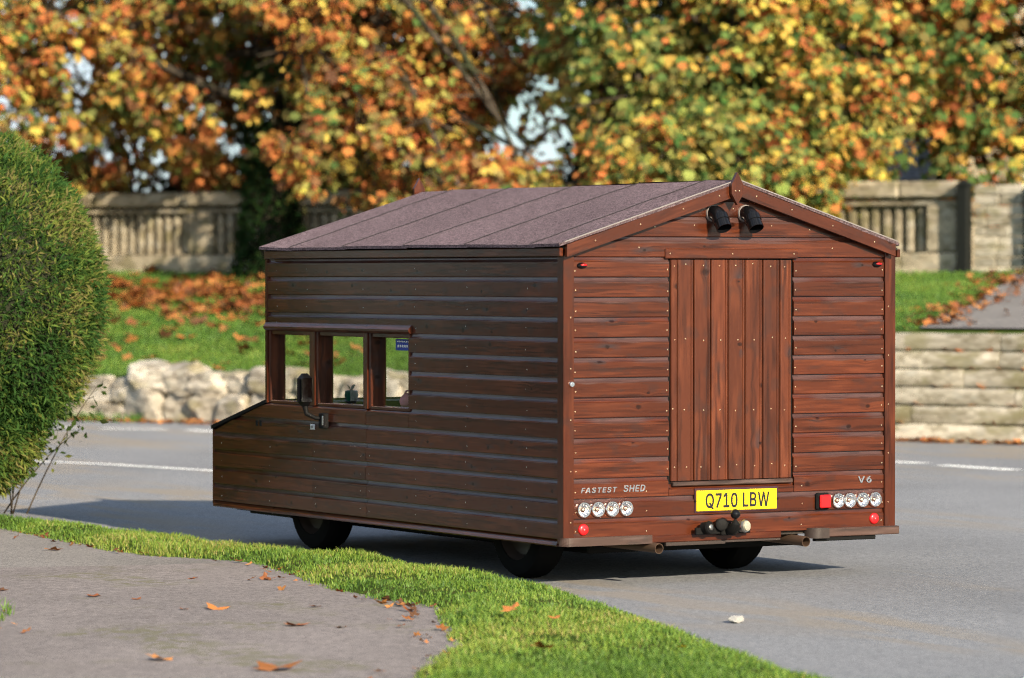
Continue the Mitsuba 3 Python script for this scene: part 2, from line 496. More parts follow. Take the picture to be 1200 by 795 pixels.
tt = np.r_[np.arange(-24, -8, 2.0), np.arange(-8, 18, 0.35), np.arange(18, 40, 2.0), 80, 300, 1500]
tt = np.r_[-1500, -300, -80, tt]
nn = np.r_[0.16, 0.22, np.arange(0.5, 12, 0.35), np.arange(12, 24, 2.0), 40, 70, 110, 150, 190, 230, 270, 310, 370, 500, 1500]
TT, NN = np.meshgrid(tt, nn, indexing="ij")
g = wpt(TT.ravel(), NN.ravel())
bv = np.c_[g, np.where(NN.ravel() < 0.2, 0.0, bank_z(TT.ravel(), NN.ravel()))]
i, j = np.meshgrid(np.arange(len(tt) - 1), np.arange(len(nn) - 1), indexing="ij")
q = (i * len(nn) + j).ravel()
bf = np.vstack([np.c_[q, q + len(nn), q + len(nn) + 1], np.c_[q, q + len(nn) + 1, q + 1]])
obj("bank", (bv, bf), "turf", kind="structure", smooth=True, label="grass bank rising from the low stone walls to the parapet")
# the tarmac path on the bank at the right
lane = np.array([(13.3, 0.24), (10.9, 0.24), (10.0, 3.06), (8.75, 6.8), (7.7, 9.3), (9.6, 9.3), (11.0, 6.2), (13.0, 3.0)])
lp = Polygon(lane)
v, f = ground_mesh(lp, 0.3, lambda x, y: 0 * x)
tn = v[:, :2].copy()
v = np.c_[wpt(tn[:, 0], tn[:, 1]), bank_z(tn[:, 0], tn[:, 1]) + 0.03]
m = trimesh.Trimesh(v, f, process=False)
if m.face_normals[:, 2].mean() < 0:
    m.invert()
obj("path", vf(m), "path_grey", kind="structure", label="grey tarmac path crossing the bank on the right")

# ------------------------------------------------------------------ the shed car
W, LC, LN = 2.098, 3.437, 4.169
PITCH, Z0 = 0.1064, 0.26


def zk(k):
    return Z0 + PITCH * k


rear = lambda d, b, s: (s, -d, b)            # noqa: E731  d outwards, b up, s along
left = lambda d, b, s: (-d, s, b)            # noqa: E731
right = lambda d, b, s: (W + d, s, b)        # noqa: E731
front = lambda d, b, s: (s, LC + d, b)       # noqa: E731
SHED = thing("shed_car", "brown wooden garden shed with windows driving along the road on wheels", "vehicle")
rs = np.random.default_rng(11)


def cladding(z, h=PITCH):
    o = rs.uniform(-0.0015, 0.0015)
    cove = [(0.0228 + o - 0.0125 * math.sin(q), z + h - 0.0265 + 0.0235 * (1 - math.cos(q))) for q in np.radians([8, 28, 48, 68, 90])]
    return [(-0.006, z + 0.001), (0.0225 + o, z + 0.001), (0.0235 + o, z + 0.004), (0.0235 + o, z + h - 0.0275), (0.0230 + o, z + h - 0.0267)] + cove + [(0.0100 + o, z + h - 0.0005), (-0.006, z + h - 0.0005)]


def clad(name, place, axis, k, lo, hi, mat, z=None, h=PITCH):
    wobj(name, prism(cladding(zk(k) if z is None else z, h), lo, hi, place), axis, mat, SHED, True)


# rear face: boards left and right of the door, three full ones below it
for k in range(14):
    if k >= 3:
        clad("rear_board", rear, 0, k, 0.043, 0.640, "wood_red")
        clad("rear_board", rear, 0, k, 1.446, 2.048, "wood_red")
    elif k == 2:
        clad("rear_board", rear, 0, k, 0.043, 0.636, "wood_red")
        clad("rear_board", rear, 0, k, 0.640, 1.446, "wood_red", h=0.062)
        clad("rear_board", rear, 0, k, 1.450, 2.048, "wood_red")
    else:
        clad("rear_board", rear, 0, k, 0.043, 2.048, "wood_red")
APX, SL, RT = 1.045, 0.311, 2.16


def roof_under(x):
    return RT - 0.03 - SL * abs(x - APX)


for z, h in ((1.75, 0.108), (1.858, 0.108), (1.966, 0.108), (2.074, 0.06)):   # gable boards, cut to the slope
    pr = cladding(z, h)
    pr = [(d, min(b, RT - 0.035)) for d, b in pr]
    half = [max(0.004, (RT - 0.03 - b) / SL) for d, b in pr]
    lo = [max(0.0, APX - w) for w in half]; hi = [min(W, APX + w) for w in half]
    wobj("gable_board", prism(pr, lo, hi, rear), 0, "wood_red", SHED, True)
wobj("corner_post", box(-0.025, 0.041, -0.034, 0.03, 0.235, 1.79, 0.003), 2, "wood_red", SHED)
wobj("corner_post", box(2.05, W + 0.022, -0.034, 0.03, 0.235, 1.79, 0.003), 2, "wood_red", SHED)
# door
DOOR = SHED + "__door"
labels[DOOR] = {"label": "reddish door of vertical tongued planks"}
edges = [0.652, 0.695, 0.801, 0.910, 1.022, 1.132, 1.245, 1.356, 1.436]
for a, b in zip(edges[:-1], edges[1:]):
    prof = [(a + 0.0015, 0.004), (a + 0.0015, 0.016), (a + 0.006, 0.022), (a + 0.0085, 0.0225), (b - 0.024, 0.0225), (b - 0.021, 0.0185), (b - 0.018, 0.0225), (b - 0.009, 0.0225), (b - 0.0015, 0.013), (b - 0.0015, 0.004)]
    if b - a < 0.05:
        prof = [(a + 0.0015, 0.004), (a + 0.0015, 0.018), (a + 0.005, 0.0225), (b - 0.006, 0.0225), (b - 0.0015, 0.017), (b - 0.0015, 0.004)]
    v, f = prism(prof, 0.552, 1.735, lambda u, d, s: (u, -d, s))
    m = trimesh.Trimesh(v, f, process=False)
    poly = Polygon(prof)
    m = trimesh.creation.extrude_polygon(poly, 1.735 - 0.552, engine="earcut")      # (u, d, s)
    vv = np.array(m.vertices); ff = np.array(m.faces)
    v = np.c_[vv[:, 0], -vv[:, 1], vv[:, 2] + 0.552]
    m = trimesh.Trimesh(v, ff, process=False)
    if m.volume < 0:
        m.invert()
    wobj("plank", vf(m), 2, "wood_door", DOOR)
obj("door_backing", box(0.642, 1.445, -0.006, 0.0, 0.53, 1.745), "matt_black", SHED)
wobj("door_header", box(0.612, 1.468, -0.034, -0.006, 1.742, 1.795, 0.004), 0, "wood_red", SHED)
wobj("door_sill", box(0.660, 1.436, -0.034, -0.004, 0.524, 0.547, 0.004), 0, "wood_grey", SHED)
# roof: felt in strips, barge boards, fascia, finials
ys = [-0.078, 0.22, 0.93, 1.62, 2.36, 3.03, 3.43]
for side in (-1, 1):
    for a, b in zip(ys[:-1], ys[1:]):
        lap = 0.003 * (a > -0.05)
        n = 10
        xs = np.linspace(0, 1.122 if side < 0 else 1.068, n + 1)
        top, bot = [], []
        for y in (a - (0.035 if a > 0 else 0), b):
            for x in xs:
                z = RT + 0.006 - SL * x + 0.004 * math.sin(7 * y + 3 * x + side) + (0.002 if y > b - 0.01 else -0.002)
                top.append((APX + side * x, y, z)); bot.append((APX + side * x, y, z - 0.016))
        v = np.array(top + bot); f = []
        m2 = n + 1
        for k in range(n):
            f += [(k, k + 1, m2 + k + 1), (k, m2 + k + 1, m2 + k)]
        o = 2 * m2
        f += [(o + c, o + b_, o + a_) for a_, b_, c in f]
        for k in range(n):
            for r0 in (0, m2):
                e = (r0 + k, r0 + k + 1, o + r0 + k + 1, o + r0 + k)
                f += [(e[0], e[2], e[1]), (e[0], e[3], e[2])] if r0 == 0 else [(e[0], e[1], e[2]), (e[0], e[2], e[3])]
        e = (n, m2 + n, o + m2 + n, o + n)
        f += [(e[0], e[1], e[2]), (e[0], e[2], e[3])]
        m = trimesh.Trimesh(v, np.array(f), process=False)
        if m.face_normals[0][2] < 0:
            m.invert()
        obj("felt_strip", vf(m), "felt", SHED + "__roof")
        if b < 3.4:
            v, f = [], []
            for xi, x in enumerate(np.linspace(0.005, xs[-1] + 0.002, 24)):
                c0 = b + 0.005 * math.sin(17 * x + 5 * b) + 0.003 * math.sin(43 * x)
                zz_ = RT + 0.0095 - SL * x + 0.004 * math.sin(7 * b + 3 * x + side)
                v += [(APX + side * x, c0 - 0.004, zz_ - 0.001), (APX + side * x, c0, zz_ + 0.0035), (APX + side * x, c0 + 0.004, zz_ - 0.001)]
                if xi:
                    o = 3 * xi - 3
                    f += [(o, o + 1, o + 4), (o, o + 4, o + 3), (o + 1, o + 2, o + 5), (o + 1, o + 5, o + 4)]
            obj("bitumen_seam", (np.array(v), np.array(f)), "bitumen", SHED + "__roof")
obj("roof_deck", cat([prism([(APX, RT - 0.024), (APX + s_ * 1.075, RT - 0.024 - SL * 1.075), (APX + s_ * 1.075, RT - 0.036 - SL * 1.075), (APX, RT - 0.036)], -0.05, 3.43, lambda a, b, s: (a, s, b)) for s_ in (-1, 1)]), "interior_dark", SHED + "__roof")
for side in (-1, 1):
    for nm, y0, y1 in (("barge_board", -0.079, -0.057), ("front_barge_board", 3.436, 3.456)):
        e_ = 1.075 if side < 0 else 1.042
        o = [(0.0, RT - 0.012), (e_, RT - 0.012 - SL * e_), (e_, RT - 0.078 - SL * e_), (0.0, RT - 0.08)]
        wobj(nm, prism(o, y0, y1, lambda a, b, s: (APX + side * a, s, b)), 0, "wood_red", SHED, slope=SL)
    e_ = 1.09 if side < 0 else 1.057
    o = [(0.0, RT + 0.010), (e_, RT + 0.010 - SL * e_), (e_, RT + 0.004 - SL * e_), (0.0, RT + 0.004)]
    obj("felt_edge", prism(o, -0.083, -0.0795, lambda a, b, s: (APX + side * a, s, b)), "trim_white", SHED + "__roof")
for y0, y1, s in ((-0.106, -0.084, 1.0), (3.458, 3.48, 1.0)):
    c = APX - 0.022 if y0 < 0 else APX
    o = [(c, 2.205), (c + 0.037, 2.14), (c + 0.037, 2.09), (c, 2.03), (c - 0.037, 2.09), (c - 0.037, 2.14)]
    if y0 > 0:
        o = [(u, w + 0.045) for u, w in o]
    wobj("finial", prism(o, y0, y1, lambda a, b, s: (a, s, b)), 2, "wood_red", SHED)
for xx in (-0.058, W + 0.02):
    wobj("fascia_board", box(xx, xx + 0.022, -0.05, 3.40, 1.752, 1.796, 0.003), 1, "wood_red", SHED)
# side cladding (left is seen, right is its mirror image)
SEAM, SEAM2, WIN = 2.167, 2.838, (1.655, 3.42)


def nose_end(b):
    return LC + (0.88 - b) / 0.18 * (LN - LC) if b > 0.70 else LN


for nm, place in (("side_board", left), ("far_side_board", right)):
    for k in range(14):
        z = zk(k)
        pr = cladding(z)
        if k == 5:
            pr2 = [(d, min(b, 0.883)) for d, b in pr]
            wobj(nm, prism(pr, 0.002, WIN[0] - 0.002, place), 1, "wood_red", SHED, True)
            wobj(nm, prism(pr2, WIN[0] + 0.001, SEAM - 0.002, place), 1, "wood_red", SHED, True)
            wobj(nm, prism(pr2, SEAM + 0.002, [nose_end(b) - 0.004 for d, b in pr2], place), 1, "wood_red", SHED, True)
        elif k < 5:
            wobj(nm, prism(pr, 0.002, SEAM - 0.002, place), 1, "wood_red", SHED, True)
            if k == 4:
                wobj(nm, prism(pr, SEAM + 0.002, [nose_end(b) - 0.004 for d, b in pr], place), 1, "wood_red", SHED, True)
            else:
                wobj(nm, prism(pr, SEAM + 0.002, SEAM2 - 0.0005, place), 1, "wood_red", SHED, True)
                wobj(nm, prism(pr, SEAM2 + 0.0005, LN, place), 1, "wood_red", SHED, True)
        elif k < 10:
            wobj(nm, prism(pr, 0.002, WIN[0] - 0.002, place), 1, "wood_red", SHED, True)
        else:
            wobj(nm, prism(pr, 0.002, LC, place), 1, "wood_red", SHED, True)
    s0 = -0.019 if place is left else W
    o = [(0.0, 0.222), (0.024, 0.222), (0.027, 0.228), (0.024, 0.238), (0.008, 0.258), (0.0, 0.258)]
    wobj("sill_rail", prism(o, 0.035, LN, place), 1, "wood_red", SHED)
    o = [(0.0, 1.318), (0.032, 1.322), (0.046, 1.334), (0.046, 1.345), (0.03, 1.368), (0.012, 1.376), (0.0, 1.378)]
    wobj("drip_mould", prism(o, 1.62, 3.435, place), 1, "wood_red", SHED)

# windows: a frame of four bars each, set into the thickness of the wall
WINS = ((1.665, 2.135), (2.205, 2.79), (2.878, 3.41))
for nm, sgn, x in (("window", 1, 0.0), ("far_window", -1, W)):
    X = (lambda a, b: (x - b, x - a)) if sgn < 0 else (lambda a, b: (x + a, x + b))
    for i, (a, b) in enumerate(WINS):
        w = key_for(SHED + "__" + nm)
        wobj("frame", box(*X(-0.020, 0.08), a - 0.015, a + 0.004, 0.886, 1.322, 0.003), 2, "wood_door", w)
        wobj("frame", box(*X(-0.018, 0.085), b - 0.018, b + 0.008, 0.886, 1.322, 0.003), 2, "wood_door", w)
        wobj("frame", box(*X(-0.010, 0.08), a + 0.005, b - 0.019, 1.296, 1.321, 0.003), 1, "wood_red", w)
        wobj("sill", box(*X(-0.018, 0.08), a + 0.005, b - 0.019, 0.884, 0.902, 0.003), 1, "wood_red", w)
        v = np.array([(x + sgn * 0.03, y, z) for y, z in ((a + 0.003, 0.90), (b - 0.017, 0.90), (b - 0.017, 1.298), (a + 0.003, 1.298))])
        obj("pane", (v, np.array([[0, 1, 2], [0, 2, 3]])), "pane", w)
    for a, b in ((2.146, 2.188), (2.80, 2.861)):
        wobj("window_post", box(*X(-0.026, 0.07), a, b, 0.884, 1.322, 0.003), 2, "wood_red", SHED)
    wobj("window_post", box(*X(-0.027, 0.06), 3.42, LC + 0.012, 0.884, 1.75, 0.003), 2, "wood_red", SHED)
# shell behind the boards
IN = "interior_dark"
shell = [box(0.01, W - 0.01, 0.008, 0.03, 0.24, 1.75)]
for x0, x1 in ((0.008, 0.03), (W - 0.03, W - 0.008)):
    shell += [box(x0, x1, 0.031, 1.64, 0.24, 1.79), box(x0, x1, 1.641, LC, 0.24, 0.882), box(x0, x1, 1.641, LC, 1.324, 1.79), box(x0, x1, LC + 0.001, LN - 0.01, 0.24, 0.70)]
shell += [box(0.031, W - 0.031, LC - 0.03, LC, 0.24, 0.885), box(0.031, W - 0.031, LC - 0.03, LC, 1.40, 1.78), box(0.031, W - 0.031, 0.031, LN - 0.03, 0.24, 0.27)]
g_ = prism([(0.0, 1.76), (W, 1.76), (APX + 0.0, RT - 0.04)], 0.008, 0.0299, lambda a, b, s: (a, s, b))
g2 = prism([(0.0, 1.76), (W, 1.76), (APX + 0.0, RT - 0.04)], LC - 0.03, LC, lambda a, b, s: (a, s, b))
obj("body_shell", cat(shell + [g_, g2]), IN, SHED, kind="stuff")
for a, b in ((0.031, 0.075), (1.02, 1.06), (W - 0.075, W - 0.031)):
    wobj("windscreen_frame", box(a, b, LC - 0.035, LC + 0.012, 0.885, 1.40, 0.003), 2, "wood_red", SHED)
WS = SHED + "__windscreen"
for a, b in ((0.075, 1.02), (1.06, W - 0.075)):
    v = np.array([(x, LC - 0.01, z) for x, z in ((a, 0.885), (b, 0.885), (b, 1.40), (a, 1.40))])
    obj("pane", (v, np.array([[0, 1, 2], [0, 2, 3]])), "pane", WS)
# bonnet and nose
o = [(LC - 0.005, 0.884), (LC - 0.005, 0.905), (LN + 0.02, 0.722), (LN + 0.02, 0.700)]
obj("bonnet", prism(o, -0.03, W + 0.03, lambda a, b, s: (s, a, b)), "matt_black", SHED)
nf = lambda d, b, s: (s, LN + d, b)          # noqa: E731
for k in range(4):
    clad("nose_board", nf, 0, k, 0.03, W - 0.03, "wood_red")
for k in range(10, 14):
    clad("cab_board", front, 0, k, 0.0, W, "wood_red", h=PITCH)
for x0, x1 in ((-0.018, 0.028), (W - 0.028, W + 0.018)):
    wobj("nose_post", box(x0, x1, LN + 0.001, LN + 0.024, 0.235, 0.70, 0.003), 2, "wood_red", SHED)
obj("underbody", cat([box(0.36, W - 0.36, 0.35, 3.9, 0.15, 0.236, 0.01), box(0.1, W - 0.1, 3.9, 4.12, 0.2, 0.238, 0.01), box(0.02, 0.12, 3.2, 3.75, 0.20, 0.222, 0.004)]), "matt_black", SHED, kind="stuff")
# dashboard and seats
obj("dashboard", cat([box(0.04, W - 0.04, 3.02, 3.40, 0.80, 0.895, 0.03), box(1.25, 1.75, 3.02, 3.2, 0.896, 0.96, 0.02)]), "dash_grey", SHED)
for x in (0.42, 1.30):
    s = key_for(SHED + "__car_seat")
    obj("cushion", box(x, x + 0.48, 2.0, 2.5, 0.38, 0.5, 0.05), "seat_green", s)
    obj("backrest", box(x, x + 0.48, 1.86, 2.0, 0.45, 0.93, 0.05), "seat_green", s)
obj("steering_wheel", vf(trimesh.creation.torus(0.17, 0.014, major_sections=32, minor_sections=8).apply_transform(trimesh.transformations.rotation_matrix(1.2, [1, 0, 0])).apply_translation([1.55, 2.85, 0.83])), "matt_black", SHED, smooth=True)
obj("parcel_shelf", box(0.35, 1.75, 1.5, 1.6, 0.5, 0.96, 0.02), "seat_green", SHED)

# wheels
for x0, x1, y in ((0.14, 0.31, 3.18), (1.45, 1.62, 3.18), (0.13, 0.30, 0.73), (1.44, 1.61, 0.73)):
    w = key_for(SHED + "__wheel")
    r = 0.288
    wd = x1 - x0
    o = [(0.19, 0.0), (0.235, -0.004), (0.268, 0.006), (r - 0.004, 0.03), (r, 0.05), (r, wd - 0.05), (r - 0.004, wd - 0.03), (0.268, wd - 0.006), (0.235, wd + 0.004), (0.19, wd), (0.19, 0.0)]
    obj("tyre", lathe(o, (x0, y, r + 0.002), (1, 0, 0), 40), "rubber", w, smooth=35)
    o = [(0.0, 0.05), (0.06, 0.045), (0.07, 0.06), (0.16, 0.05), (0.19, 0.006), (0.192, 0.02), (0.192, wd - 0.02), (0.19, wd - 0.006), (0.16, wd - 0.05), (0.0, wd - 0.06)]
    obj("rim", lathe(o, (x0, y, r + 0.002), (1, 0, 0), 32), "dull_brown", w, smooth=35)

# rear fittings
def bar_round(x0, x1, z0, z1, d0, d1, round_left):
    n = 8
    r = d1 - d0
    a = np.linspace(0, np.pi / 2, n)
    e = [(x0 + r - r * math.cos(t) * 1.0, -(d0 + r * math.sin(t))) for t in a] if round_left else [(x0, -d0), (x0, -d1)]
    pts = e + [(x1, -d1), (x1, -d0)]
    return prism(pts, z0, z1, lambda u, w, s: (u, w, s))


BUMP = SHED + "__bumper"
wobj("rail", bar_round(-0.035, 0.512, 0.225, 0.270, 0.005, 0.06, True), 0, "wood_grey", BUMP)
wobj("rail", box(0.514, 1.362, -0.03, -0.004, 0.226, 0.262, 0.004), 0, "wood_red", BUMP)
wobj("rail", box(1.650, 2.13, -0.06, -0.005, 0.222, 0.268, 0.004), 0, "wood_grey", BUMP)
obj("rubber_end", bar_round(1.53, 1.649, 0.216, 0.272, 0.005, 0.075, True), "dull_brown", BUMP, smooth=30)
obj("lower_lip", cat([box(0.62, 1.0, -0.026, -0.006, 0.205, 0.225, 0.002), box(1.0, 1.36, -0.024, -0.004, 0.212, 0.225, 0.002)]), "dull_brown", BUMP)
obj("bracket", box(1.58, 1.98, -0.045, -0.008, 0.198, 0.221, 0.003), "matt_black", BUMP)


def round_lamp(x, z, r=0.038):
    lp_ = key_for(SHED + "__round_lamp")
    y = -0.0235
    o = [(r - 0.008, 0.0), (r + 0.004, 0.0), (r + 0.004, 0.012), (r + 0.001, 0.017), (r - 0.004, 0.017), (r - 0.005, 0.012)]
    obj("bezel", lathe(o, (x, y, z), (0, -1, 0), 28), "chrome", lp_, smooth=40)
    prof = [(0.0005, -0.004), (0.010, -0.003), (0.016, 0.001), (0.024, 0.0045), (r - 0.005, 0.0115)]
    v, f = lathe(prof, (x, y, z), (0, -1, 0), 12)
    obj("reflector", (v, f), "chrome", lp_)
    o = [(0.0005, 0.012), (0.004, 0.011), (0.007, 0.006), (0.007, -0.002)]
    obj("bulb", lathe(o, (x, y, z), (0, -1, 0), 12), "cream_plastic", lp_, smooth=True)
    o = [(0.0005, 0.021), (0.012, 0.0203), (0.022, 0.0185), (r - 0.004, 0.014)]
    obj("lens", lathe(o, (x, y, z), (0, -1, 0), 24), "pane", lp_, smooth=True)


for x in (0.101, 0.189, 0.277, 0.365):
    round_lamp(x, 0.4155)
for x in (1.735, 1.813, 1.899, 1.983):
    round_lamp(x, 0.4165)
for x in (0.103, 1.982):
    k = key_for(SHED + "__reflector")
    obj("disc", lathe([(0.0005, 0.014), (0.012, 0.0135), (0.024, 0.012), (0.030, 0.006), (0.031, 0.0)], (x, -0.0235, 0.310), (0, -1, 0), 28), "red_lens", k, smooth=40)
    obj("screw", lathe([(0.0005, 0.0175), (0.004, 0.0165), (0.005, 0.0135)], (x, -0.0235, 0.310), (0, -1, 0), 10), "chrome", k)
FL = SHED + "__fog_lamp"
obj("housing", box(1.586, 1.672, -0.045, -0.018, 0.370, 0.462, 0.008), "matt_black", FL)
obj("lens", cat([box(1.598, 1.670, -0.064, -0.0455, 0.380, 0.452, 0.006)]), "red_lens", FL)
for x, z in ((0.093, 1.703), (1.999, 1.712)):
    k = key_for(SHED + "__marker_lamp")
    m = trimesh.creation.icosphere(3, 1.0); m.apply_scale([0.031, 0.026, 0.017]); m.apply_translation([x, -0.02, z])
    obj("body", vf(m), "black_plastic", k, smooth=True)
    m = trimesh.creation.icosphere(2, 1.0); m.apply_scale([0.022, 0.012, 0.0075]); m.apply_translation([x + 0.004, -0.037, z + 0.003])
    obj("lens", vf(m), "red_lens", k, smooth=True)
LK = SHED + "__lock"
obj("barrel", lathe([(0.0005, 0.012), (0.006, 0.012), (0.0065, 0.010), (0.013, 0.010), (0.0155, 0.006), (0.016, 0.0)], (0.024, -0.0342, 1.079), (0, -1, 0), 20), "chrome", LK, smooth=30)
# vent pipes
for x in (0.921, 1.127):
    k = key_for(SHED + "__vent_pipe")
    z = 1.986
    obj("flange", lathe([(0.035, -0.006), (0.047, -0.006), (0.047, 0.006), (0.044, 0.010), (0.038, 0.010)], (x, -0.0225, z), (0, -1, 0), 28), "trim_white", k, smooth=40)
    arc = [(x, -0.018, z), (x, -0.036, z)] + [(x, -0.036 - 0.07 * math.sin(t), z - 0.07 * (1 - math.cos(t))) for t in np.radians([8, 16, 24, 32, 40, 48, 54])]
    obj("elbow", hollow(arc, 0.0415, 0.004, 22), "black_plastic", k, smooth=40)
    e = np.array(arc[-1]); d = np.array([0, -math.cos(np.radians(54)), -math.sin(np.radians(54))])
    obj("collar", hollow([e - d * 0.012, e + d * 0.022], 0.046, 0.004, 22), "black_plastic", k, smooth=40)
    obj("spout", hollow([e + d * 0.004, e + d * 0.04, e + d * 0.068], 0.042, 0.003, 22), "black_plastic", k, smooth=40)
    obj("screw", cat([lathe([(0.0005, 0.003), (0.004, 0.002), (0.005, 0)], e + np.array([s * 0.02, 0, 0]) + d * 0.008 + 0.0395 * np.array([0, -math.sin(np.radians(54)), math.cos(np.radians(54))]), (0, -0.8, 0.6), 8) for s in (0,)]), "chrome", k)


# lettering on the rear face
def lettering(text, x0, x1, z, h, depth, d, mat, parent, name, slant=0.0, bold=True, gap=0.18):
    """Each character a part; the row fills x0..x1."""
    ms = []
    for ch in text:
        m = meshkit.text_mesh(ch, h, depth, bold)
        ms.append((ch, np.array(m.vertices), np.array(m.faces)))
    wid = [v[:, 0].max() - v[:, 0].min() for _, v, f in ms]
    g = gap * h
    total = sum(wid) + g * (len(ms) - 1)
    s = (x1 - x0) / total
    at = x0
    for (ch, v, f), w in zip(ms, wid):
        x = at + (v[:, 0] - v[:, 0].min()) * s + slant * v[:, 1]
        obj(name, (np.c_[x, -d - v[:, 2], z + v[:, 1]], f), mat, parent)
        at += (w + g) * s


PLATE = SHED + "__number_plate"
obj("backing", box(0.800, 1.338, -0.029, -0.0242, 0.378, 0.5085, 0.001), "plum_backing", PLATE)
obj("plate", box(0.8085, 1.3285, -0.035, -0.0292, 0.3855, 0.4965, 0.002), "plate_yellow", PLATE)
lettering("Q710", 0.866, 1.072, 0.4035, 0.074, 0.0008, 0.0351, "plate_letter", PLATE, "character", bold=True)
lettering("LBW", 1.106, 1.278, 0.4035, 0.074, 0.0008, 0.0351, "plate_letter", PLATE, "character", bold=True)
for x in (0.80, 1.338):
    obj("bolt", lathe([(0.0005, 0.006), (0.005, 0.005), (0.006, 0)], (x + (0.004 if x < 1 else -0.004), -0.0295, 0.44), (0, -1, 0), 8), "matt_black", PLATE)
BADGE = SHED + "__name_badge"
lettering("FASTEST", 0.088, 0.305, 0.504, 0.026, 0.004, 0.0238, "chrome", BADGE, "letter", slant=0.25, gap=0.3)
lettering("SHED", 0.351, 0.484, 0.504, 0.033, 0.004, 0.0238, "chrome", BADGE, "letter", slant=0.2, gap=0.25)
lettering("V6", 1.873, 1.964, 0.511, 0.034, 0.004, 0.0238, "chrome", SHED + "__engine_badge", "letter", gap=0.25)

# tow bar
TB = SHED + "__tow_bar"
bx_ = 0.985
obj("bracket", cat([box(0.78, 1.13, -0.075, -0.055, 0.262, 0.300, 0.004), box(bx_ - 0.05, bx_ + 0.05, -0.09, 0.0, 0.255, 0.33, 0.006)]), "matt_black", TB)
obj("neck", tube([(bx_, -0.06, 0.285), (bx_, -0.11, 0.287), (bx_, -0.135, 0.30), (bx_, -0.145, 0.32), (bx_, -0.145, 0.352)], [0.03, 0.03, 0.028, 0.024, 0.02], 14), "matt_black", TB, smooth=40)
m = trimesh.creation.icosphere(3, 0.027); m.apply_translation([bx_, -0.145, 0.372])
obj("ball", vf(m), "black_plastic", TB, smooth=True)
obj("coupling", lathe([(0.0005, 0.035), (0.024, 0.035), (0.033, 0.03), (0.035, 0.0), (0.0005, -0.01)], (bx_ - 0.045, -0.07, 0.312), (-0.35, -0.9, 0.1), 20), "matt_black", TB, smooth=35)
obj("sticker", cat([box(bx_ + 0.008, bx_ + 0.048, -0.0925, -0.0905, 0.29, 0.325)]), "pink", TB)
for x, cap in ((0.845, "grey_steel"), (1.075, "cream_plastic")):
    k = key_for(TB + "__socket")
    obj("housing", lathe([(0.0005, -0.03), (0.03, -0.03), (0.032, 0.0), (0.036, 0.012), (0.032, 0.022), (0.0005, 0.023)], (x, -0.085, 0.300), (0.35, -1, 0.12), 22), "matt_black" if x < 1 else "grey_steel", k, smooth=35)
    c = np.array([x, -0.085, 0.300]) + 0.0225 * np.array([0.33, -0.93, 0.12])
    obj("cap", lathe([(0.0005, 0.010), (0.012, 0.009), (0.016, 0.006), (0.017, 0.0)] if x < 1 else [(0.0005, 0.014), (0.02, 0.013), (0.027, 0.008), (0.028, 0.0)], c, (0.35, -1, 0.12), 20), cap, k, smooth=35)
# exhausts
for x, z in ((0.523, 0.203), (1.470, 0.207)):
    obj("exhaust_pipe", hollow([(x - 0.06, 0.45, z + 0.01), (x - 0.03, 0.12, z + 0.006), (x, -0.06, z), (x + 0.003, -0.105, z - 0.003)], 0.028, 0.003, 20), "rust_steel", SHED, smooth=40)
# wing mirror, door handle, filler, vent slots
MR = SHED + "__wing_mirror"
turn = trimesh.transformations.rotation_matrix(math.radians(-6), [0, 0, 1], [-0.125, 2.735, 0])
for nm, bx, mt in (("housing", box(-0.172, -0.078, 2.705, 2.768, 0.882, 1.077, 0.03), "black_plastic"), ("glass", box(-0.160, -0.090, 2.700, 2.7045, 0.91, 1.05, 0.002), "mirror_glass")):
    m = trimesh.Trimesh(*bx, process=False); m.apply_transform(turn)
    obj(nm, vf(m), mt, MR)
obj("arm", tube([(-0.12, 2.75, 0.90), (-0.11, 2.74, 0.84), (-0.07, 2.70, 0.815), (-0.02, 2.68, 0.81)], [0.018, 0.015, 0.012, 0.012], 10), "matt_black", MR, smooth=40)
obj("bracket", box(-0.055, -0.018, 2.63, 2.70, 0.755, 0.845, 0.006), "matt_black", MR)
obj("clip", box(-0.064, -0.0555, 2.627, 2.639, 0.775, 0.83, 0.002), "chrome", MR)
RP = SHED + "__side_repeater"
obj("surround", box(-0.030, -0.0225, 2.80, 2.855, 0.742, 0.775, 0.003), "white_plastic", RP)
obj("button", box(-0.033, -0.0302, 2.815, 2.84, 0.751, 0.766, 0.001), "grey_steel", RP)
for y in (3.50, 3.55):
    obj("vent_slot", box(-0.026, -0.0225, y, y + 0.03, 0.74, 0.775, 0.002), "matt_black", SHED)
# screws
sc_pts = []
for k in range(14):
    z = zk(k) + 0.035
    for x in (0.056, 2.035) + ((0.628, 1.458) if k > 2 else (0.5, 1.5)):
        sc_pts.append((x + rs.uniform(-.004, .004), -0.0235, z + rs.uniform(-.006, .006)))
for x in [(a + b) / 2 for a, b in zip(edges[:-1], edges[1:])]:
    for z in (1.705, 1.31, 0.93, 0.62):
        sc_pts.append((x + rs.uniform(-.012, .008), -0.0222, z + rs.uniform(-.01, .01)))
for x in (0.64, 1.04, 1.44):
    sc_pts.append((x, -0.034, 1.768))
for u in (0.12, 0.35, 0.62, 0.9):
    for s in (-1, 1):
        sc_pts.append((APX + s * u, -0.079, RT - 0.045 - SL * u))
for s in (-1, 1):
    sc_pts.append((1.023 + s * 0.012, -0.106, 2.105))
for x, z in ((0.45, 1.80), (0.8, 1.92), (1.3, 1.92), (1.7, 1.80), (1.05, 2.01), (0.55, 1.91), (1.55, 1.9)):
    sc_pts.append((x, -0.0235, z))
for z in np.arange(0.35, 1.7, 0.27):
    sc_pts += [(0.02, -0.034, z), (2.072, -0.034, z + 0.05)]
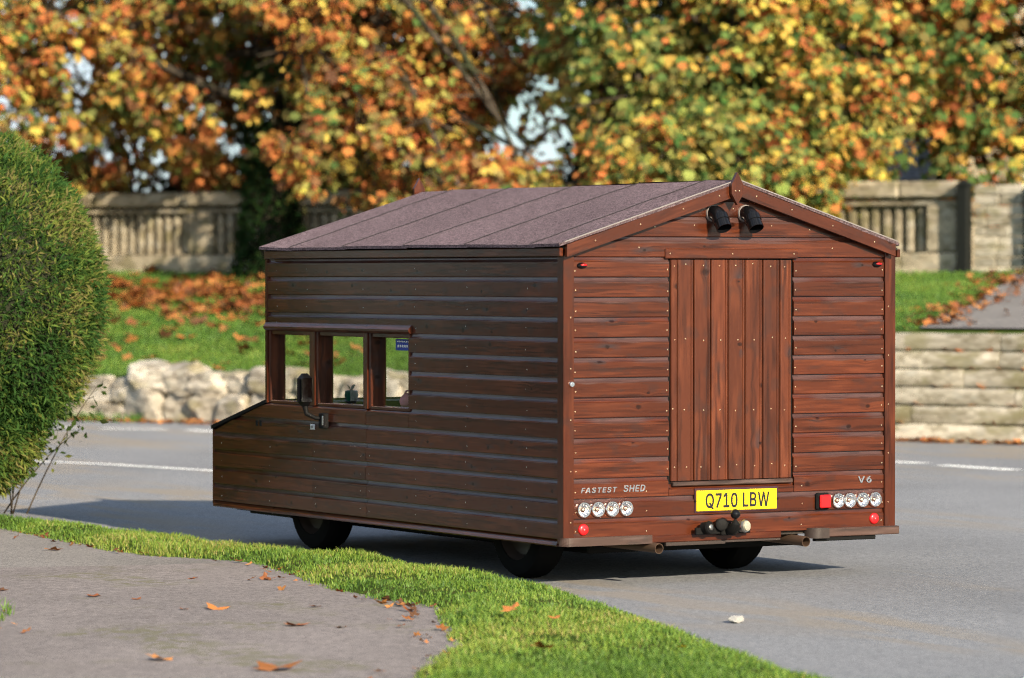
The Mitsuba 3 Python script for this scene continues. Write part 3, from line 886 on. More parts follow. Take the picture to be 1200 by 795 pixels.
obj("screw_head", cat([lathe([(0.0005, 0.0022), (0.0034, 0.0016), (0.0046, 0.0)], q, (0, -1, 0), 7) for q in sc_pts]), "brass", SHED, kind="stuff")
sp = []
for k in range(14):
    for y in (0.35, 1.0, 1.58) + ((2.12, 2.23, 2.8, 3.4, 4.05) if k < 4 else (2.2, 2.9, 3.3) if k > 9 else ()):
        sp.append((-0.0235, y + rs.uniform(-.01, .01), zk(k) + 0.03 + rs.uniform(0, .02)))
obj("side_screw_head", cat([lathe([(0.0005, 0.0018), (0.003, 0.0013), (0.004, 0.0)], q, (-1, 0, 0), 6) for q in sp]), "grey_steel", SHED, kind="stuff")
# window sticker
ST = SHED + "__window_sticker"
obj("film", box(0.0265, 0.0285, 1.70, 1.90, 1.225, 1.29), "sticker_blue", ST)
for z, h, a, b in ((1.272, 0.008, 1.71, 1.885), (1.243, 0.014, 1.73, 1.86)):
    for y in np.arange(a, b, 0.026):
        obj("mark", box(0.0255, 0.0263, y, y + 0.017, z, z + h), "white_plastic", ST)

# plants on the dashboard, soft toy


def pot_plant(x, y, z, r, h, pot, label, seed, long):
    k = thing("pot_plant", label, "plant")
    o = [(0.0005, 0.0), (r * 0.75, 0.0), (r, h * 0.45), (r * 0.92, h * 0.95), (r * 0.7, h), (r * 0.6, h * 0.9), (0.0005, h * 0.85)]
    obj("pot", lathe(o, (x, y, z), (0, 0, 1), 20), pot, k, smooth=35)
    g = np.random.default_rng(seed)
    for i in range(6):
        a = g.uniform(0, 6.28); l = long * g.uniform(0.6, 1.2); w = 0.010
        d = np.array([math.cos(a), math.sin(a), 0]); s = np.array([-d[1], d[0], 0])
        c = np.array([x, y, z + h * 0.9])
        p = [c, c + d * l * 0.4 + np.array([0, 0, l * 0.7]), c + d * l + np.array([0, 0, l * 0.75])]
        v = np.array([p[0] - s * w * .4, p[0] + s * w * .4, p[1] - s * w, p[1] + s * w, p[2]])
        f = np.array([[0, 1, 3], [0, 3, 2], [2, 3, 4]])
        v2 = v - [0, 0, 0.002]
        obj("leaf", cat([(v, f), (v2, f[:, ::-1])]), "plant_green", k)


pot_plant(0.42, 3.18, 0.896, 0.042, 0.062, "pot_green", "small plant in a round green pot on the dashboard", 3, 0.06)
pot_plant(0.20, 3.30, 0.896, 0.036, 0.058, "pot_blue", "small plant in a blue pot on the dashboard behind the wing mirror", 4, 0.055)
k = thing("handbag", "small pink bag at the rear corner of the shed window", "bag")
m = trimesh.creation.icosphere(3, 1.0); m.apply_scale([0.06, 0.045, 0.05]); m.apply_translation([0.16, 1.98, 0.93])
obj("body", vf(m), "pink", k, smooth=True)
obj("strap", tube([(0.12, 1.98, 0.955), (0.14, 1.98, 0.99), (0.18, 1.98, 0.99), (0.20, 1.98, 0.955)], 0.006, 6), "pink", k, smooth=True)

# ------------------------------------------------------------------ stone walls along the road


def rock(c, size, rot, seed, sub=2, rough=0.16):
    """A broken block: a ball cut by random planes, then roughened."""
    m = trimesh.creation.icosphere(sub, 1.0)
    d = np.array(m.vertices)
    q = np.random.default_rng(seed)
    nrm = np.vstack([q.normal(size=(9, 3)), np.eye(3), -np.eye(3)]) + 0.18 * q.normal(size=(15, 3))
    nrm /= np.linalg.norm(nrm, axis=1, keepdims=True)
    off = np.r_[q.uniform(0.82, 1.15, 9), q.uniform(0.74, 0.86, 6)]
    dot = d @ nrm.T
    r = np.min(np.where(dot > 0.05, off / np.maximum(dot, 0.05), 9), axis=1)
    v = d * np.minimum(r, 1.35)[:, None]
    v *= 1 + rough * (meshkit.fbm(v * 2.2 + seed * 9.1, 4, seed) - 0.5)[:, None] * 1.6
    v = v * np.asarray(size) / 1.62
    c_, s_ = math.cos(rot), math.sin(rot)
    v = v @ np.array([[c_, s_, 0], [-s_, c_, 0], [0, 0, 1]])
    return v + np.asarray(c), np.array(m.faces)


WALLROT = math.atan2(AL[1], AL[0])
rw = np.random.default_rng(21)
RUB = thing("rubble_wall", "low pale rubble stone wall along the far road edge on the left", "wall")
sid = 0
t = -3.2
while t < 8.2:            # big irregular stones in one to three layers
    gapped = -0.25 < t < 0.25
    L = rw.uniform(0.45, 0.95)
    H = rw.uniform(0.52, 0.68)
    if gapped:
        L, H = 0.45, 0.30
    elif t < -0.3:
        H = rw.uniform(0.34, 0.46)
    layers = 1 if H < 0.32 else 2
    zz = -0.04
    cuts = [1.0] if layers == 1 else [rw.uniform(0.45, 0.62), 1.0]
    last = 0
    for ci, cfrac in enumerate(cuts):
        h = (cfrac - last) * H
        last = cfrac
        x = t
        while x < t + L - 0.05:
            l = min(rw.uniform(0.22, 0.55), t + L - x)
            if t + L - x - l < 0.18:
                l = t + L - x
            p = wpt(x + l / 2, 0.18 + rw.uniform(-0.05, 0.05) + 0.05 * ci)
            v, f = rock((p[0], p[1], zz + h / 2), (l * 1.08, rw.uniform(0.38, 0.5), h * 1.12), WALLROT, sid + 3, 3, 0.2)
            sid += 1
            v, f = vf(trimesh.graph.smooth_shade(trimesh.Trimesh(v, f, process=False), angle=0.42, facet_minarea=None))
            obj("stone", (v, f), "rubble", RUB, uv=stone_uv(v, sid), smooth=True)
            x += l
        zz += h
    t += L
STEP = thing("stepped_wall", "cream stone retaining wall of six set-back courses beside the shed", "wall")
for c in range(6):
    z0, z1 = c * 0.18 - 0.02 * (c == 0), (c + 1) * 0.18
    t = 7.4 + rw.uniform(-0.3, 0.0)
    while t < 20.5:
        l = rw.uniform(1.1, 2.6)
        off = 0.035 * c
        n0 = -0.02 + off + rw.uniform(-0.012, 0.012)
        nseg = 14
        prof = [(n0 + 0.015, z0 + 0.006), (n0, z0 + 0.03), (n0 - 0.006, (z0 + z1) / 2), (n0 + 0.004, z1 - 0.03), (n0 + 0.03, z1 - 0.006), (n0 + 0.34, z1 - 0.004), (n0 + 0.34, z0 + 0.006)]
        v, f = [], []
        ss = np.linspace(t + 0.006, min(t + l, 20.6) - 0.006, nseg)
        for si, s in enumerate(ss):
            for pi, (a, b) in enumerate(prof):
                q3 = np.array([[s * 3.0, pi * 0.7, c * 3.3]])
                a2 = a + 0.035 * (meshkit.fbm(q3, 3, 31)[0] - 0.5) * (pi < 5) + (0.012 if si in (0, nseg - 1) and pi < 5 else 0)
                b2 = b + 0.022 * (meshkit.fbm(q3 + 5, 2, 33)[0] - 0.5) * (pi in (3, 4, 5)) + 0.012 * (meshkit.fbm(q3 + 5, 2, 34)[0] - 0.5) * (pi in (0, 1))
                p = wpt(s, a2)
                v.append((p[0], p[1], b2))
        n = len(prof)
        for si in range(nseg - 1):
            for pi in range(n):
                a_, b_ = si * n + pi, si * n + (pi + 1) % n
                f += [(a_, b_, b_ + n), (a_, b_ + n, a_ + n)]
        for i in range(1, n - 1):
            f += [(0, i + 1, i), ((nseg - 1) * n, (nseg - 1) * n + i, (nseg - 1) * n + i + 1)]
        m = trimesh.Trimesh(np.array(v), np.array(f), process=False)
        if m.volume < 0:
            m.invert()
        v, f = vf(trimesh.graph.smooth_shade(m, angle=0.7, facet_minarea=None))
        sid += 1
        obj("block", (v, f), "limestone", STEP, uv=stone_uv(v, sid), smooth=True)
        t += l

# ------------------------------------------------------------------ parapet with balusters behind the lawn, gate posts, side wall
NB = 10.0


def slab(t0, t1, n0, n1, z0, z1, c=0.015):
    v, f = box(t0, t1, n0, n1, z0, z1, c)
    p = wpt(v[:, 0], v[:, 1])
    m = trimesh.Trimesh(np.c_[p, v[:, 2]], f, process=False)
    if m.volume < 0:
        m.invert()
    return vf(m)


def rough_slab(*a, seed=0, amp=0.02):
    v, f = slab(*a)
    m = trimesh.Trimesh(v, f, process=False).subdivide().subdivide()
    v = np.array(m.vertices)
    v = v + amp * (np.stack([meshkit.fbm(v * 3 + s * 7, 2, seed + s) for s in range(3)], -1) - 0.5)
    return v, np.array(m.faces)


PAR = thing("parapet", "weathered stone parapet with coping and upright balusters behind the lawn", "wall")
t = -10.5
while t < 6.55:
    l = rw.uniform(1.3, 1.9)
    v, f = slab(t + 0.004, min(t + l, 6.70) - 0.004, NB - 0.22, NB + 0.22, 2.63 + rw.uniform(-.006, .006), 2.84 + rw.uniform(-.01, .01), 0.03)
    sid += 1; obj("coping", (v, f), "parapet_stone", PAR, uv=stone_uv(v, sid))
    v, f = slab(t + 0.004, min(t + l, 6.70) - 0.004, NB - 0.17, NB + 0.17, 1.5, 1.94 + rw.uniform(-.01, .01), 0.02)
    sid += 1; obj("plinth", (v, f), "parapet_stone", PAR, uv=stone_uv(v, sid))
    v, f = slab(t + 0.004, min(t + l, 6.70) - 0.004, NB - 0.14, NB + 0.14, 2.535, 2.598, 0.01)
    sid += 1; obj("rail", (v, f), "parapet_stone", PAR, uv=stone_uv(v, sid))
    t += l
t, i = -10.4, 0
while t < 6.62:
    if i % 16 == 12:
        v, f = slab(t, t + 0.42, NB - 0.16, NB + 0.16, 1.945, 2.532, 0.02)
        sid += 1; obj("pier", (v, f), "parapet_stone", PAR, uv=stone_uv(v, sid))
        t += 0.46
    else:
        w = 0.088 + rw.uniform(-0.008, 0.010)
        v, f = slab(t, t + w, NB - 0.06, NB + 0.06, 1.945, 2.532, 0.012)
        sid += 1; obj("baluster", (v, f), "parapet_stone", PAR, uv=stone_uv(v, sid))
        t += 0.165
    i += 1
SWL = thing("garden_wall", "cream coursed rubble wall between the dark gate posts at the right", "wall")
for c in range(9):
    t = 6.98 + rw.uniform(-0.08, 0)
    while t < 7.62:
        l = min(rw.uniform(0.18, 0.4), 7.66 - t)
        v, f = rough_slab(max(t, 6.97) + 0.004, t + l - 0.004, NB - 0.25 - rw.uniform(0, 0.02), NB + 0.1, 1.62 + 0.13 * c, 1.74 + 0.13 * c, 0.015, seed=sid, amp=0.015)
        sid += 1; obj("stone", (v, f), "limestone", SWL, uv=stone_uv(v, sid))
        t += l


def gatepost(t, n, h, w, lb):
    k = thing("gate_post", lb, "post")
    z = 1.55
    v, f = slab(t - w, t + w, n - w, n + w, z, z + h, 0.012)
    obj("shaft", (v, f), "post_black", k)
    c = wpt(t, n)
    v = np.array([(*wpt(t + a * (w + .015), n + b * (w + .015)), z + h) for a, b in ((-1, -1), (1, -1), (1, 1), (-1, 1))] + [(*wpt(t + a * (w + .015), n + b * (w + .015)), z + h + 0.02) for a, b in ((-1, -1), (1, -1), (1, 1), (-1, 1))] + [(c[0], c[1], z + h + 0.10)])
    m = trimesh.convex.convex_hull(v)
    obj("cap", vf(m), "post_black", k)


gatepost(6.86, NB - 0.3, 1.22, 0.075, "tall dark gate post between the parapet and the garden wall")
gatepost(7.82, NB - 0.3, 1.15, 0.10, "dark gate post right of the garden wall at the picture border")

# ------------------------------------------------------------------ house behind the trees
HOUSE = thing("stone_house", "pale stone house with grey slate roof behind the trees at the right", "house")
fwd2 = np.array([0.505, 0.863]); rt2 = np.array([0.863, -0.505])


def hp(px, d, z):
    """A point px metres to the right and d metres forward of a corner of the house."""
    c = EYE[:2] + fwd2 * 64.0 + rt2 * 4.6
    q = c + rt2 * px + fwd2 * d
    return (q[0], q[1], z)


def hbox(x0, x1, d0, d1, z0, z1):
    v, f = box(x0, x1, d0, d1, z0, z1)
    m = trimesh.Trimesh(np.array([hp(*q) for q in v]), f, process=False)
    if m.volume < 0:
        m.invert()
    return vf(m)


v, f = hbox(0, 6.2, 0, 5.6, 1.0, 3.3)
obj("wall", (v, f), "house_stone", HOUSE, uv=stone_uv(v, 3))
RF = HOUSE + "__roof"
rows, cols = 17, 24
for r in range(rows):
    a, b = r / rows, (r + 1.25) / rows
    parts = []
    for c in range(cols):
        x0 = -0.15 + 6.5 * c / cols + (0.13 if r % 2 else 0); x1 = x0 + 6.5 / cols - 0.008
        y = [(-0.3 + 3.1 * s, 3.2 + 3.4 * s) for s in (a, min(b, 1.05))]
        lift = 0.022 + rw.uniform(0, 0.006)
        v = np.array([hp(x0, y[0][0], y[0][1] + lift), hp(x1, y[0][0], y[0][1] + lift), hp(x1, y[1][0], y[1][1] + 0.006), hp(x0, y[1][0], y[1][1] + 0.006),
                      hp(x0, y[0][0], y[0][1]), hp(x1, y[0][0], y[0][1]), hp(x1, y[1][0], y[1][1] - 0.012), hp(x0, y[1][0], y[1][1] - 0.012)])
        f = np.array([[0, 1, 2], [0, 2, 3], [4, 6, 5], [4, 7, 6], [0, 5, 1], [0, 4, 5], [1, 5, 6], [1, 6, 2], [3, 2, 6], [3, 6, 7], [0, 3, 7], [0, 7, 4]])
        parts.append((v, f, r * 50 + c))
    obj("slate", cat([(v, f) for v, f, _ in parts]), "slate", RF, uv=np.vstack([stone_uv(v, k) for v, f, k in parts]), kind="stuff")
m = [hp(-0.1, -0.25, 3.17), hp(6.3, -0.25, 3.17), hp(6.3, 2.8, 6.55), hp(-0.1, 2.8, 6.55), hp(6.3, 5.85, 3.17), hp(-0.1, 5.85, 3.17)]
obj("roof_deck", (np.array(m), np.array([[0, 1, 2], [0, 2, 3], [3, 2, 4], [3, 4, 5], [1, 4, 2], [0, 3, 5]])), "slate", HOUSE, uv=stone_uv(np.zeros((6, 3)), 2))
v, f = hbox(2.3, 9.5, -2.4, 3.0, 1.0, 7.2)
obj("wing_wall", (v, f), "house_stone", HOUSE, uv=stone_uv(v, 9))
m = [hp(2.1, -2.7, 7.1), hp(9.8, -2.7, 7.1), hp(9.8, 0.3, 9.6), hp(2.1, 0.3, 9.6), hp(9.8, 3.3, 7.1), hp(2.1, 3.3, 7.1)]
obj("wing_roof", (np.array(m), np.array([[0, 1, 2], [0, 2, 3], [3, 2, 4], [3, 4, 5], [1, 4, 2], [0, 3, 5]])), "slate", HOUSE, uv=stone_uv(np.zeros((6, 3)), 4))
for x, z in ((5.6, 2.2), (7.4, 2.2), (5.6, 4.8), (7.4, 4.8)):
    w = key_for(HOUSE + "__window")
    v, f = hbox(x, x + 0.9, -2.46, -2.402, z, z + 1.3)
    obj("frame", (v, f), "white_plastic", w)
    for a in (0.06, 0.48):
        v, f = hbox(x + a, x + a + 0.36, -2.468, -2.461, z + 0.07, z + 1.23)
        obj("glass", (v, f), "black_plastic", w)

# ------------------------------------------------------------------ foliage
LEAFLET = []


def leaf_proto():
    """A compound leaf of five drooping leaflets, about 0.3 m across, in the xy plane, stalk at the origin, pointing along +x."""
    V, F = [], []
    for ang, s in ((-1.35, 0.55), (-0.65, 0.85), (0.0, 1.0), (0.65, 0.85), (1.35, 0.55)):
        L = 0.175 * s; w = 0.052 * s
        d = np.array([math.cos(ang), math.sin(ang), 0]); n = np.array([-d[1], d[0], 0]); o = len(V)
        V += [0 * d, d * L * 0.62 + n * w + [0, 0, 0.012 - 0.02], d * L * 0.62 - n * w + [0, 0, 0.012 - 0.02], d * L * 0.6 + [0, 0, -0.018 - 0.01], d * L + [0, 0, -0.055 * s]]
        F += [(o, o + 2, o + 3), (o, o + 3, o + 1), (o + 3, o + 2, o + 4), (o + 1, o + 3, o + 4)]
    return np.array(V), np.array(F)


LV, LF = leaf_proto()


def frames(axis, roll):
    """Rotation matrices (n,3,3) whose columns are axis, side, normal; normal as far up as axis allows, rolled."""
    x = axis / (np.linalg.norm(axis, axis=1, keepdims=True) + 1e-9)
    y = np.cross(np.array([0, 0, 1.0]), x)
    y /= np.linalg.norm(y, axis=1, keepdims=True) + 1e-9
    z = np.cross(x, y)
    c, s = np.cos(roll)[:, None], np.sin(roll)[:, None]
    return np.stack([x, c * y + s * z, -s * y + c * z], -1)


def scatter(V, F, pos, rot, size, col):
    n = len(pos)
    v = np.einsum("nij,kj->nki", rot, V) * size[:, None, None] + pos[:, None]
    f = F[None] + (np.arange(n) * len(V))[:, None, None]
    return v.reshape(-1, 3), f.reshape(-1, 3), np.repeat(col, len(V), 0)


PAL = {"orange": (0.52, 0.19, 0.025), "rust": (0.37, 0.105, 0.022), "yellow": (0.64, 0.42, 0.035), "olive": (0.24, 0.22, 0.05), "green": (0.10, 0.17, 0.04), "brown": (0.22, 0.115, 0.045), "lime": (0.36, 0.36, 0.06)}


def pick(g, names, weights, n):
    w = np.array(weights, float); w /= w.sum()
    c = np.array([PAL[k] for k in names])[g.choice(len(names), n, p=w)]
    return c


def tree(label, base, height, lobes, spots, seed, mixf, trunk_r, ivy=False):
    """lobes: (centre, radii); spots: clusters per lobe; mixf(g, cluster positions) -> colour per cluster leaf."""
    g = np.random.default_rng(seed)
    k = thing("chestnut_tree", label, "tree")
    bz0 = base[2] - 0.15
    top = np.array([base[0] + g.uniform(-.4, .4), base[1] + g.uniform(-.4, .4), base[2] + height])
    zs = np.linspace(0, 1, 12)
    tr = np.array([[base[0], base[1], bz0]]) * (1 - zs)[:, None] + top * zs[:, None]
    tr[:, :2] += 0.12 * np.stack([np.sin(zs * 5 + seed), np.cos(zs * 4 + seed)], -1) - 0.12 * np.array([np.sin(seed), np.cos(seed)])
    v, f = tube(tr, trunk_r * (1 - 0.75 * zs) * (1 + 0.5 * np.exp(-zs * 22)), 14)
    obj("trunk", (v, f), "bark", k, smooth=True)
    clusters, owner = [], []
    for li, ((c, r), n) in enumerate(zip(lobes, spots)):
        d = g.normal(size=(n * 3, 3)); d /= np.linalg.norm(d, axis=1, keepdims=True)
        rad = 1 - 0.5 * g.random(n * 3) ** 2.2
        p = np.asarray(c) + d * rad[:, None] * np.asarray(r)
        keep = meshkit.fbm(p * 1.0 + seed * 3, 2, seed) > 0.40 - 0.0 * p[:, 0]
        p = p[keep][:n]
        clusters.append(p); owner += [li] * len(p)
    P = np.vstack(clusters); owner = np.array(owner)
    # limbs from the trunk to the lobes and into them
    limb_pts, limb_v = [], []
    for li, (c, r) in enumerate(lobes):
        c = np.asarray(c, float); r = np.asarray(r, float)
        for b in range(5):
            s = g.uniform(0.3, 0.85); i0 = min(int(s * 11), 10)
            st = tr[i0]
            d = g.normal(size=3); d /= np.linalg.norm(d)
            en = c + d * r * 0.75
            u = np.linspace(0, 1, 9)[:, None]
            pts = st * (1 - u) + en * u + np.array([0, 0, 0.5]) * np.sin(u * 3.14) * g.uniform(-.3, 1.0) + 0.10 * np.sin(u * g.uniform(4, 9) + g.uniform(0, 6)) * g.normal(size=3)
            limb_v.append(tube(pts, np.linspace(trunk_r * 0.34, 0.018, 9), 7)); limb_pts.append(pts[2:])
            for q in range(3):
                a = pts[g.integers(4, 8)]; e2 = a + (g.normal(size=3) * r * 0.4)
                pt = np.array([a * (1 - w) + e2 * w + np.array([0, 0, -0.12]) * w * w for w in np.linspace(0, 1, 5)])
                limb_v.append(tube(pt, np.linspace(0.028, 0.01, 5), 5)); limb_pts.append(pt)
    LP = np.vstack(limb_pts)
    obj("limbs", cat(limb_v), "bark", k, smooth=True, kind="stuff")
    from scipy.spatial import cKDTree
    _, near = cKDTree(LP).query(P)
    tw = []
    for p, q in zip(P, LP[near]):
        mid = (p + q) / 2 + np.array([0, 0, 0.12 * np.linalg.norm(p - q)])
        tw.append(tube([q, mid, p], [0.010, 0.008, 0.004], 3, cap=False))
    obj("twigs", cat(tw), "bark", k, kind="stuff")
    # leaves round each twig tip
    cen = np.array([c for c, r in lobes])[owner]; rr = np.array([r for c, r in lobes])[owner]
    outw = (P - cen) / rr
    outw /= np.linalg.norm(outw, axis=1, keepdims=True) + 1e-9
    m = 22
    n = len(P) * m
    ax = np.repeat(outw, m, 0) * 0.55 + g.normal(size=(n, 3)) * 0.62
    ax[:, 2] = ax[:, 2] * 0.5 - 0.25
    ax /= np.linalg.norm(ax, axis=1, keepdims=True)
    pos = np.repeat(P, m, 0) + ax * g.uniform(0.04, 0.24, n)[:, None] + g.normal(size=(n, 3)) * np.array([0.10, 0.10, 0.07])
    droop = ax + np.array([0, 0, -1.0]) * g.uniform(0.1, 1.1, n)[:, None]
    rot = frames(droop, g.normal(size=n) * 0.55)
    size = np.where(g.random(n) < 0.2, g.uniform(0.75, 1.0, n), g.uniform(0.36, 0.72, n))
    col = mixf(g, np.repeat(P, m, 0), n) * g.uniform(0.72, 1.2, (n, 1)) * (1 + 0.12 * g.normal(size=(n, 3)) * np.array([1, 0.8, 0.5]))
    v, f, c = scatter(LV, LF, pos, rot, size, np.clip(1.45 * (0.82 * col + 0.18 * col.mean(1, keepdims=True)), 0.008, 0.85))
    obj("crown", (v, f), "leaves", k, color=c, kind="stuff")
    return k, tr


def autumn_left(g, P, n):
    s = meshkit.fbm(P * 0.8, 3, 71)
    a = pick(g, ["orange", "rust", "yellow", "olive", "lime", "brown"], [4.6, 2.8, 2.0, 2.0, 1.6, 2.0], n)
    b = pick(g, ["olive", "green", "yellow", "orange", "lime", "brown"], [3.2, 2.2, 1.5, 2.2, 1.0, 1.2], n)
    return np.where((s > 0.53)[:, None], b, a)


def autumn_mid(g, P, n):
    s = meshkit.fbm(P * 0.7, 3, 75)
    a = pick(g, ["olive", "green", "lime", "yellow", "orange"], [3.4, 4.0, 2.8, 1.5, 0.4], n)
    b = pick(g, ["orange", "yellow", "lime", "rust", "green"], [1.7, 2.0, 2.0, 0.8, 2.4], n)
    return np.where((s > 0.52)[:, None], b, a)


def autumn_right(g, P, n):
    s = meshkit.fbm(P * 0.9, 3, 79)
    a = pick(g, ["orange", "yellow", "rust", "olive", "green"], [3.2, 2.2, 1.6, 1.2, 1.8], n)
    b = pick(g, ["green", "olive", "yellow", "orange"], [3.2, 1.6, 1.2, 1.0], n)
    return np.where((s > 0.52)[:, None], b, a)


def at(lat, D, z):
    """A point lat metres to the right of the road's view line and D metres along it (surveyed from the pavement)."""
    q = EYE[:2] + fwd2 * D + rt2 * lat
    return np.array([q[0], q[1], z])


def back(lat, D, z, r, by=8.0):
    k = (D + by) / D
    return at(lat * k, D + by, 1.656 + (z - 1.656) * k), tuple(q * k for q in r)


tree("big chestnut with orange and rust leaves and dark ivied trunk at the left", at(-3.42, 54.4, 1.45), 9.5,
     [back(-5.6, 49.0, 4.9, (2.7, 2.4, 2.1)), back(-2.6, 47.8, 4.75, (2.6, 2.4, 2.15)), back(-1.65, 49.5, 5.0, (1.25, 2.2, 2.2)), back(-4.2, 50.5, 7.2, (4.2, 3.2, 2.2)), back(-1.6, 47.4, 3.3, (1.4, 1.0, 0.9), 5.0),
      back(-7.6, 47.0, 3.9, (2.0, 1.5, 1.6)), back(0.05, 48.4, 2.75, (0.85, 0.8, 0.5), 2), back(-0.15, 48.6, 4.0, (0.30, 0.9, 0.45), 4), back(0.35, 48.8, 4.65, (0.22, 0.8, 0.35), 4), back(0.1, 48.6, 3.9, (0.5, 1.0, 1.0), 4), back(-1.7, 47.0, 5.2, (1.7, 1.2, 1.25), 6)],
     [660, 660, 380, 440, 130, 270, 60, 14, 9, 30, 230], 31, autumn_left, 0.27)
tree("chestnut with green and yellow leaves behind the ridge of the shed roof", at(1.3, 52.5, 1.45), 8.5,
     [back(2.2, 47.6, 4.9, (1.75, 2.2, 2.0), 3.5), back(3.3, 47.6, 4.2, (1.35, 2.0, 1.9), 3.5), back(2.8, 49.5, 7.0, (2.8, 2.8, 1.9), 3.5), back(2.6, 46.2, 3.0, (1.9, 1.0, 0.8), 3.5)],
     [500, 440, 280, 200], 32, autumn_mid, 0.3)
tree("chestnut with orange and green leaves at the right edge by the gate posts", at(6.15, 54.6, 1.3), 8.0,
     [(at(6.4, 51.8, 5.2), (1.6, 1.7, 1.75)), (at(6.6, 53.2, 7.3), (2.5, 2.4, 1.7)), (at(7.7, 52.0, 4.1), (0.85, 1.1, 1.0)), (at(6.25, 51.8, 3.15), (0.5, 0.6, 0.6)), (at(4.95, 52.0, 5.7), (0.95, 1.3, 1.0))],
     [350, 300, 90, 24, 110], 33, autumn_right, 0.2)


def clump(parent, name, lobes, n, seed, pal, lw=(0.07, 0.018), spread=0.16, uprt=0.3):
    """Small pointed leaves through the shells of the lobes: one part of its plant."""
    g = np.random.default_rng(seed)
    V = np.array([(0, 0, 0), (0.5, 0.5, 0.06), (1.0, 0, -0.05), (0.5, -0.5, 0.06)]) * [lw[0], lw[1] * 2, lw[0]]
    F = np.array([[0, 2, 1], [0, 3, 2]])
    vol = np.array([np.prod(r) ** (2 / 3) for c, r in lobes]); vol = vol / vol.sum()
    P, O = [], []
    for (c, r), w in zip(lobes, vol):
        m = int(n * w)
        d = g.normal(size=(m, 3)); d /= np.linalg.norm(d, axis=1, keepdims=True)
        bump = 1 + 0.14 * (meshkit.fbm(d * 3.0 + seed, 3, seed) - 0.5) + 0.07 * (meshkit.fbm(d * 12.0 + seed, 2, seed + 1) - 0.5)
        rad = bump * (1 - spread * g.random(m) ** 1.6)
        P.append(np.asarray(c) + d * rad[:, None] * r); O.append(d)
    P, O = np.vstack(P), np.vstack(O)
    n = len(P)
    ax = O * 0.8 + g.normal(size=(n, 3)) * 0.6; ax[:, 2] += uprt
    rot = frames(ax, g.normal(size=n) * 0.8)
    s = meshkit.fbm(P * 4, 2, seed + 5)
    i = np.clip((s + g.normal(size=n) * 0.16 - 0.2) / 0.6, 0, 0.999)
    col = np.array(pal)[(i * len(pal)).astype(int)] * g.uniform(0.7, 1.25, (n, 1))
    v, f, c = scatter(V, F, P, rot, g.uniform(0.6, 1.3, n), col)
    obj(name, (v, f), "leaves", parent, color=c, kind="stuff")


def core(lobes, scale, seed):
    out = []
    for c, r in lobes:
        m = trimesh.creation.icosphere(4, 1.0)
        v = np.array(m.vertices)
        v = v * (scale + 0.14 * (meshkit.fbm(v * 3.0 + seed, 3, seed) - 0.5))[:, None] * r + np.asarray(c)
        out.append((v, np.array(m.faces)))
    return cat(out)


pl("thicket", (0.022, 0.026, 0.012), 0.9)
# dark evergreens behind the parapet
for lab, lobes, n, seed in (
        ("dark evergreen bush behind the shed roof and parapet", [(at(1.65, 57, 2.2), (1.1, 1.2, 2.1)), (at(0.9, 57.5, 1.6), (1.3, 1.1, 1.2))], 9000, 51),
        ("dark evergreen hedge behind the left part of the parapet", [(at(-6.5, 59, 1.9), (1.5, 1.0, 1.5)), (at(-4.6, 59, 1.9), (1.5, 1.0, 1.55)), (at(-2.7, 58.5, 1.9), (1.4, 1.0, 1.3)), (at(-8.4, 59, 2.0), (1.6, 1.0, 1.7))], 13000, 52),
        ("dark evergreen shrub behind the right part of the parapet", [(at(3.6, 54, 1.7), (1.3, 0.9, 1.2)), (at(5.2, 54.5, 1.6), (1.2, 0.9, 1.1))], 6000, 53)):
    k = thing("evergreen_shrub", lab, "shrub")
    obj("branches", core(lobes, 0.86, seed), "thicket", k, smooth=True)
    clump(k, "foliage", lobes, n, seed, [(0.02, 0.045, 0.015), (0.03, 0.06, 0.02), (0.045, 0.08, 0.025), (0.07, 0.10, 0.03)], (0.13, 0.035), 0.2)

for lab, lobes, n, seed in (  # unseen evergreens, added to darken reflections and ambient light on the shed side
        ("added tall dark evergreens out of view on the left bank, darkening the shed side", [((-1.5, 41.0, 3.6), (4.2, 3.5, 4.6)), ((-7.5, 44.0, 3.8), (4.4, 3.6, 5.0)), ((-14.0, 46.0, 3.6), (4.6, 3.6, 4.6))], 14000, 54),
        ("added long dark hedge out of view left of the footpath, darkening the shed side", [((-8.6, y_, 1.0), (1.0, 2.2, 1.5)) for y_ in (-1.0, 2.6, 6.2, 9.8, 13.4)], 16000, 55)):
    k = thing("added_evergreen_hedge", lab, "hedge")
    lobes = [(np.array(c_, float), np.array(r_, float)) for c_, r_ in lobes]
    obj("branches", core(lobes, 0.9, seed), "thicket", k, smooth=True)
    clump(k, "foliage", lobes, n, seed, [(0.02, 0.045, 0.015), (0.03, 0.06, 0.02), (0.045, 0.08, 0.025), (0.07, 0.10, 0.03)], (0.16, 0.04), 0.2)

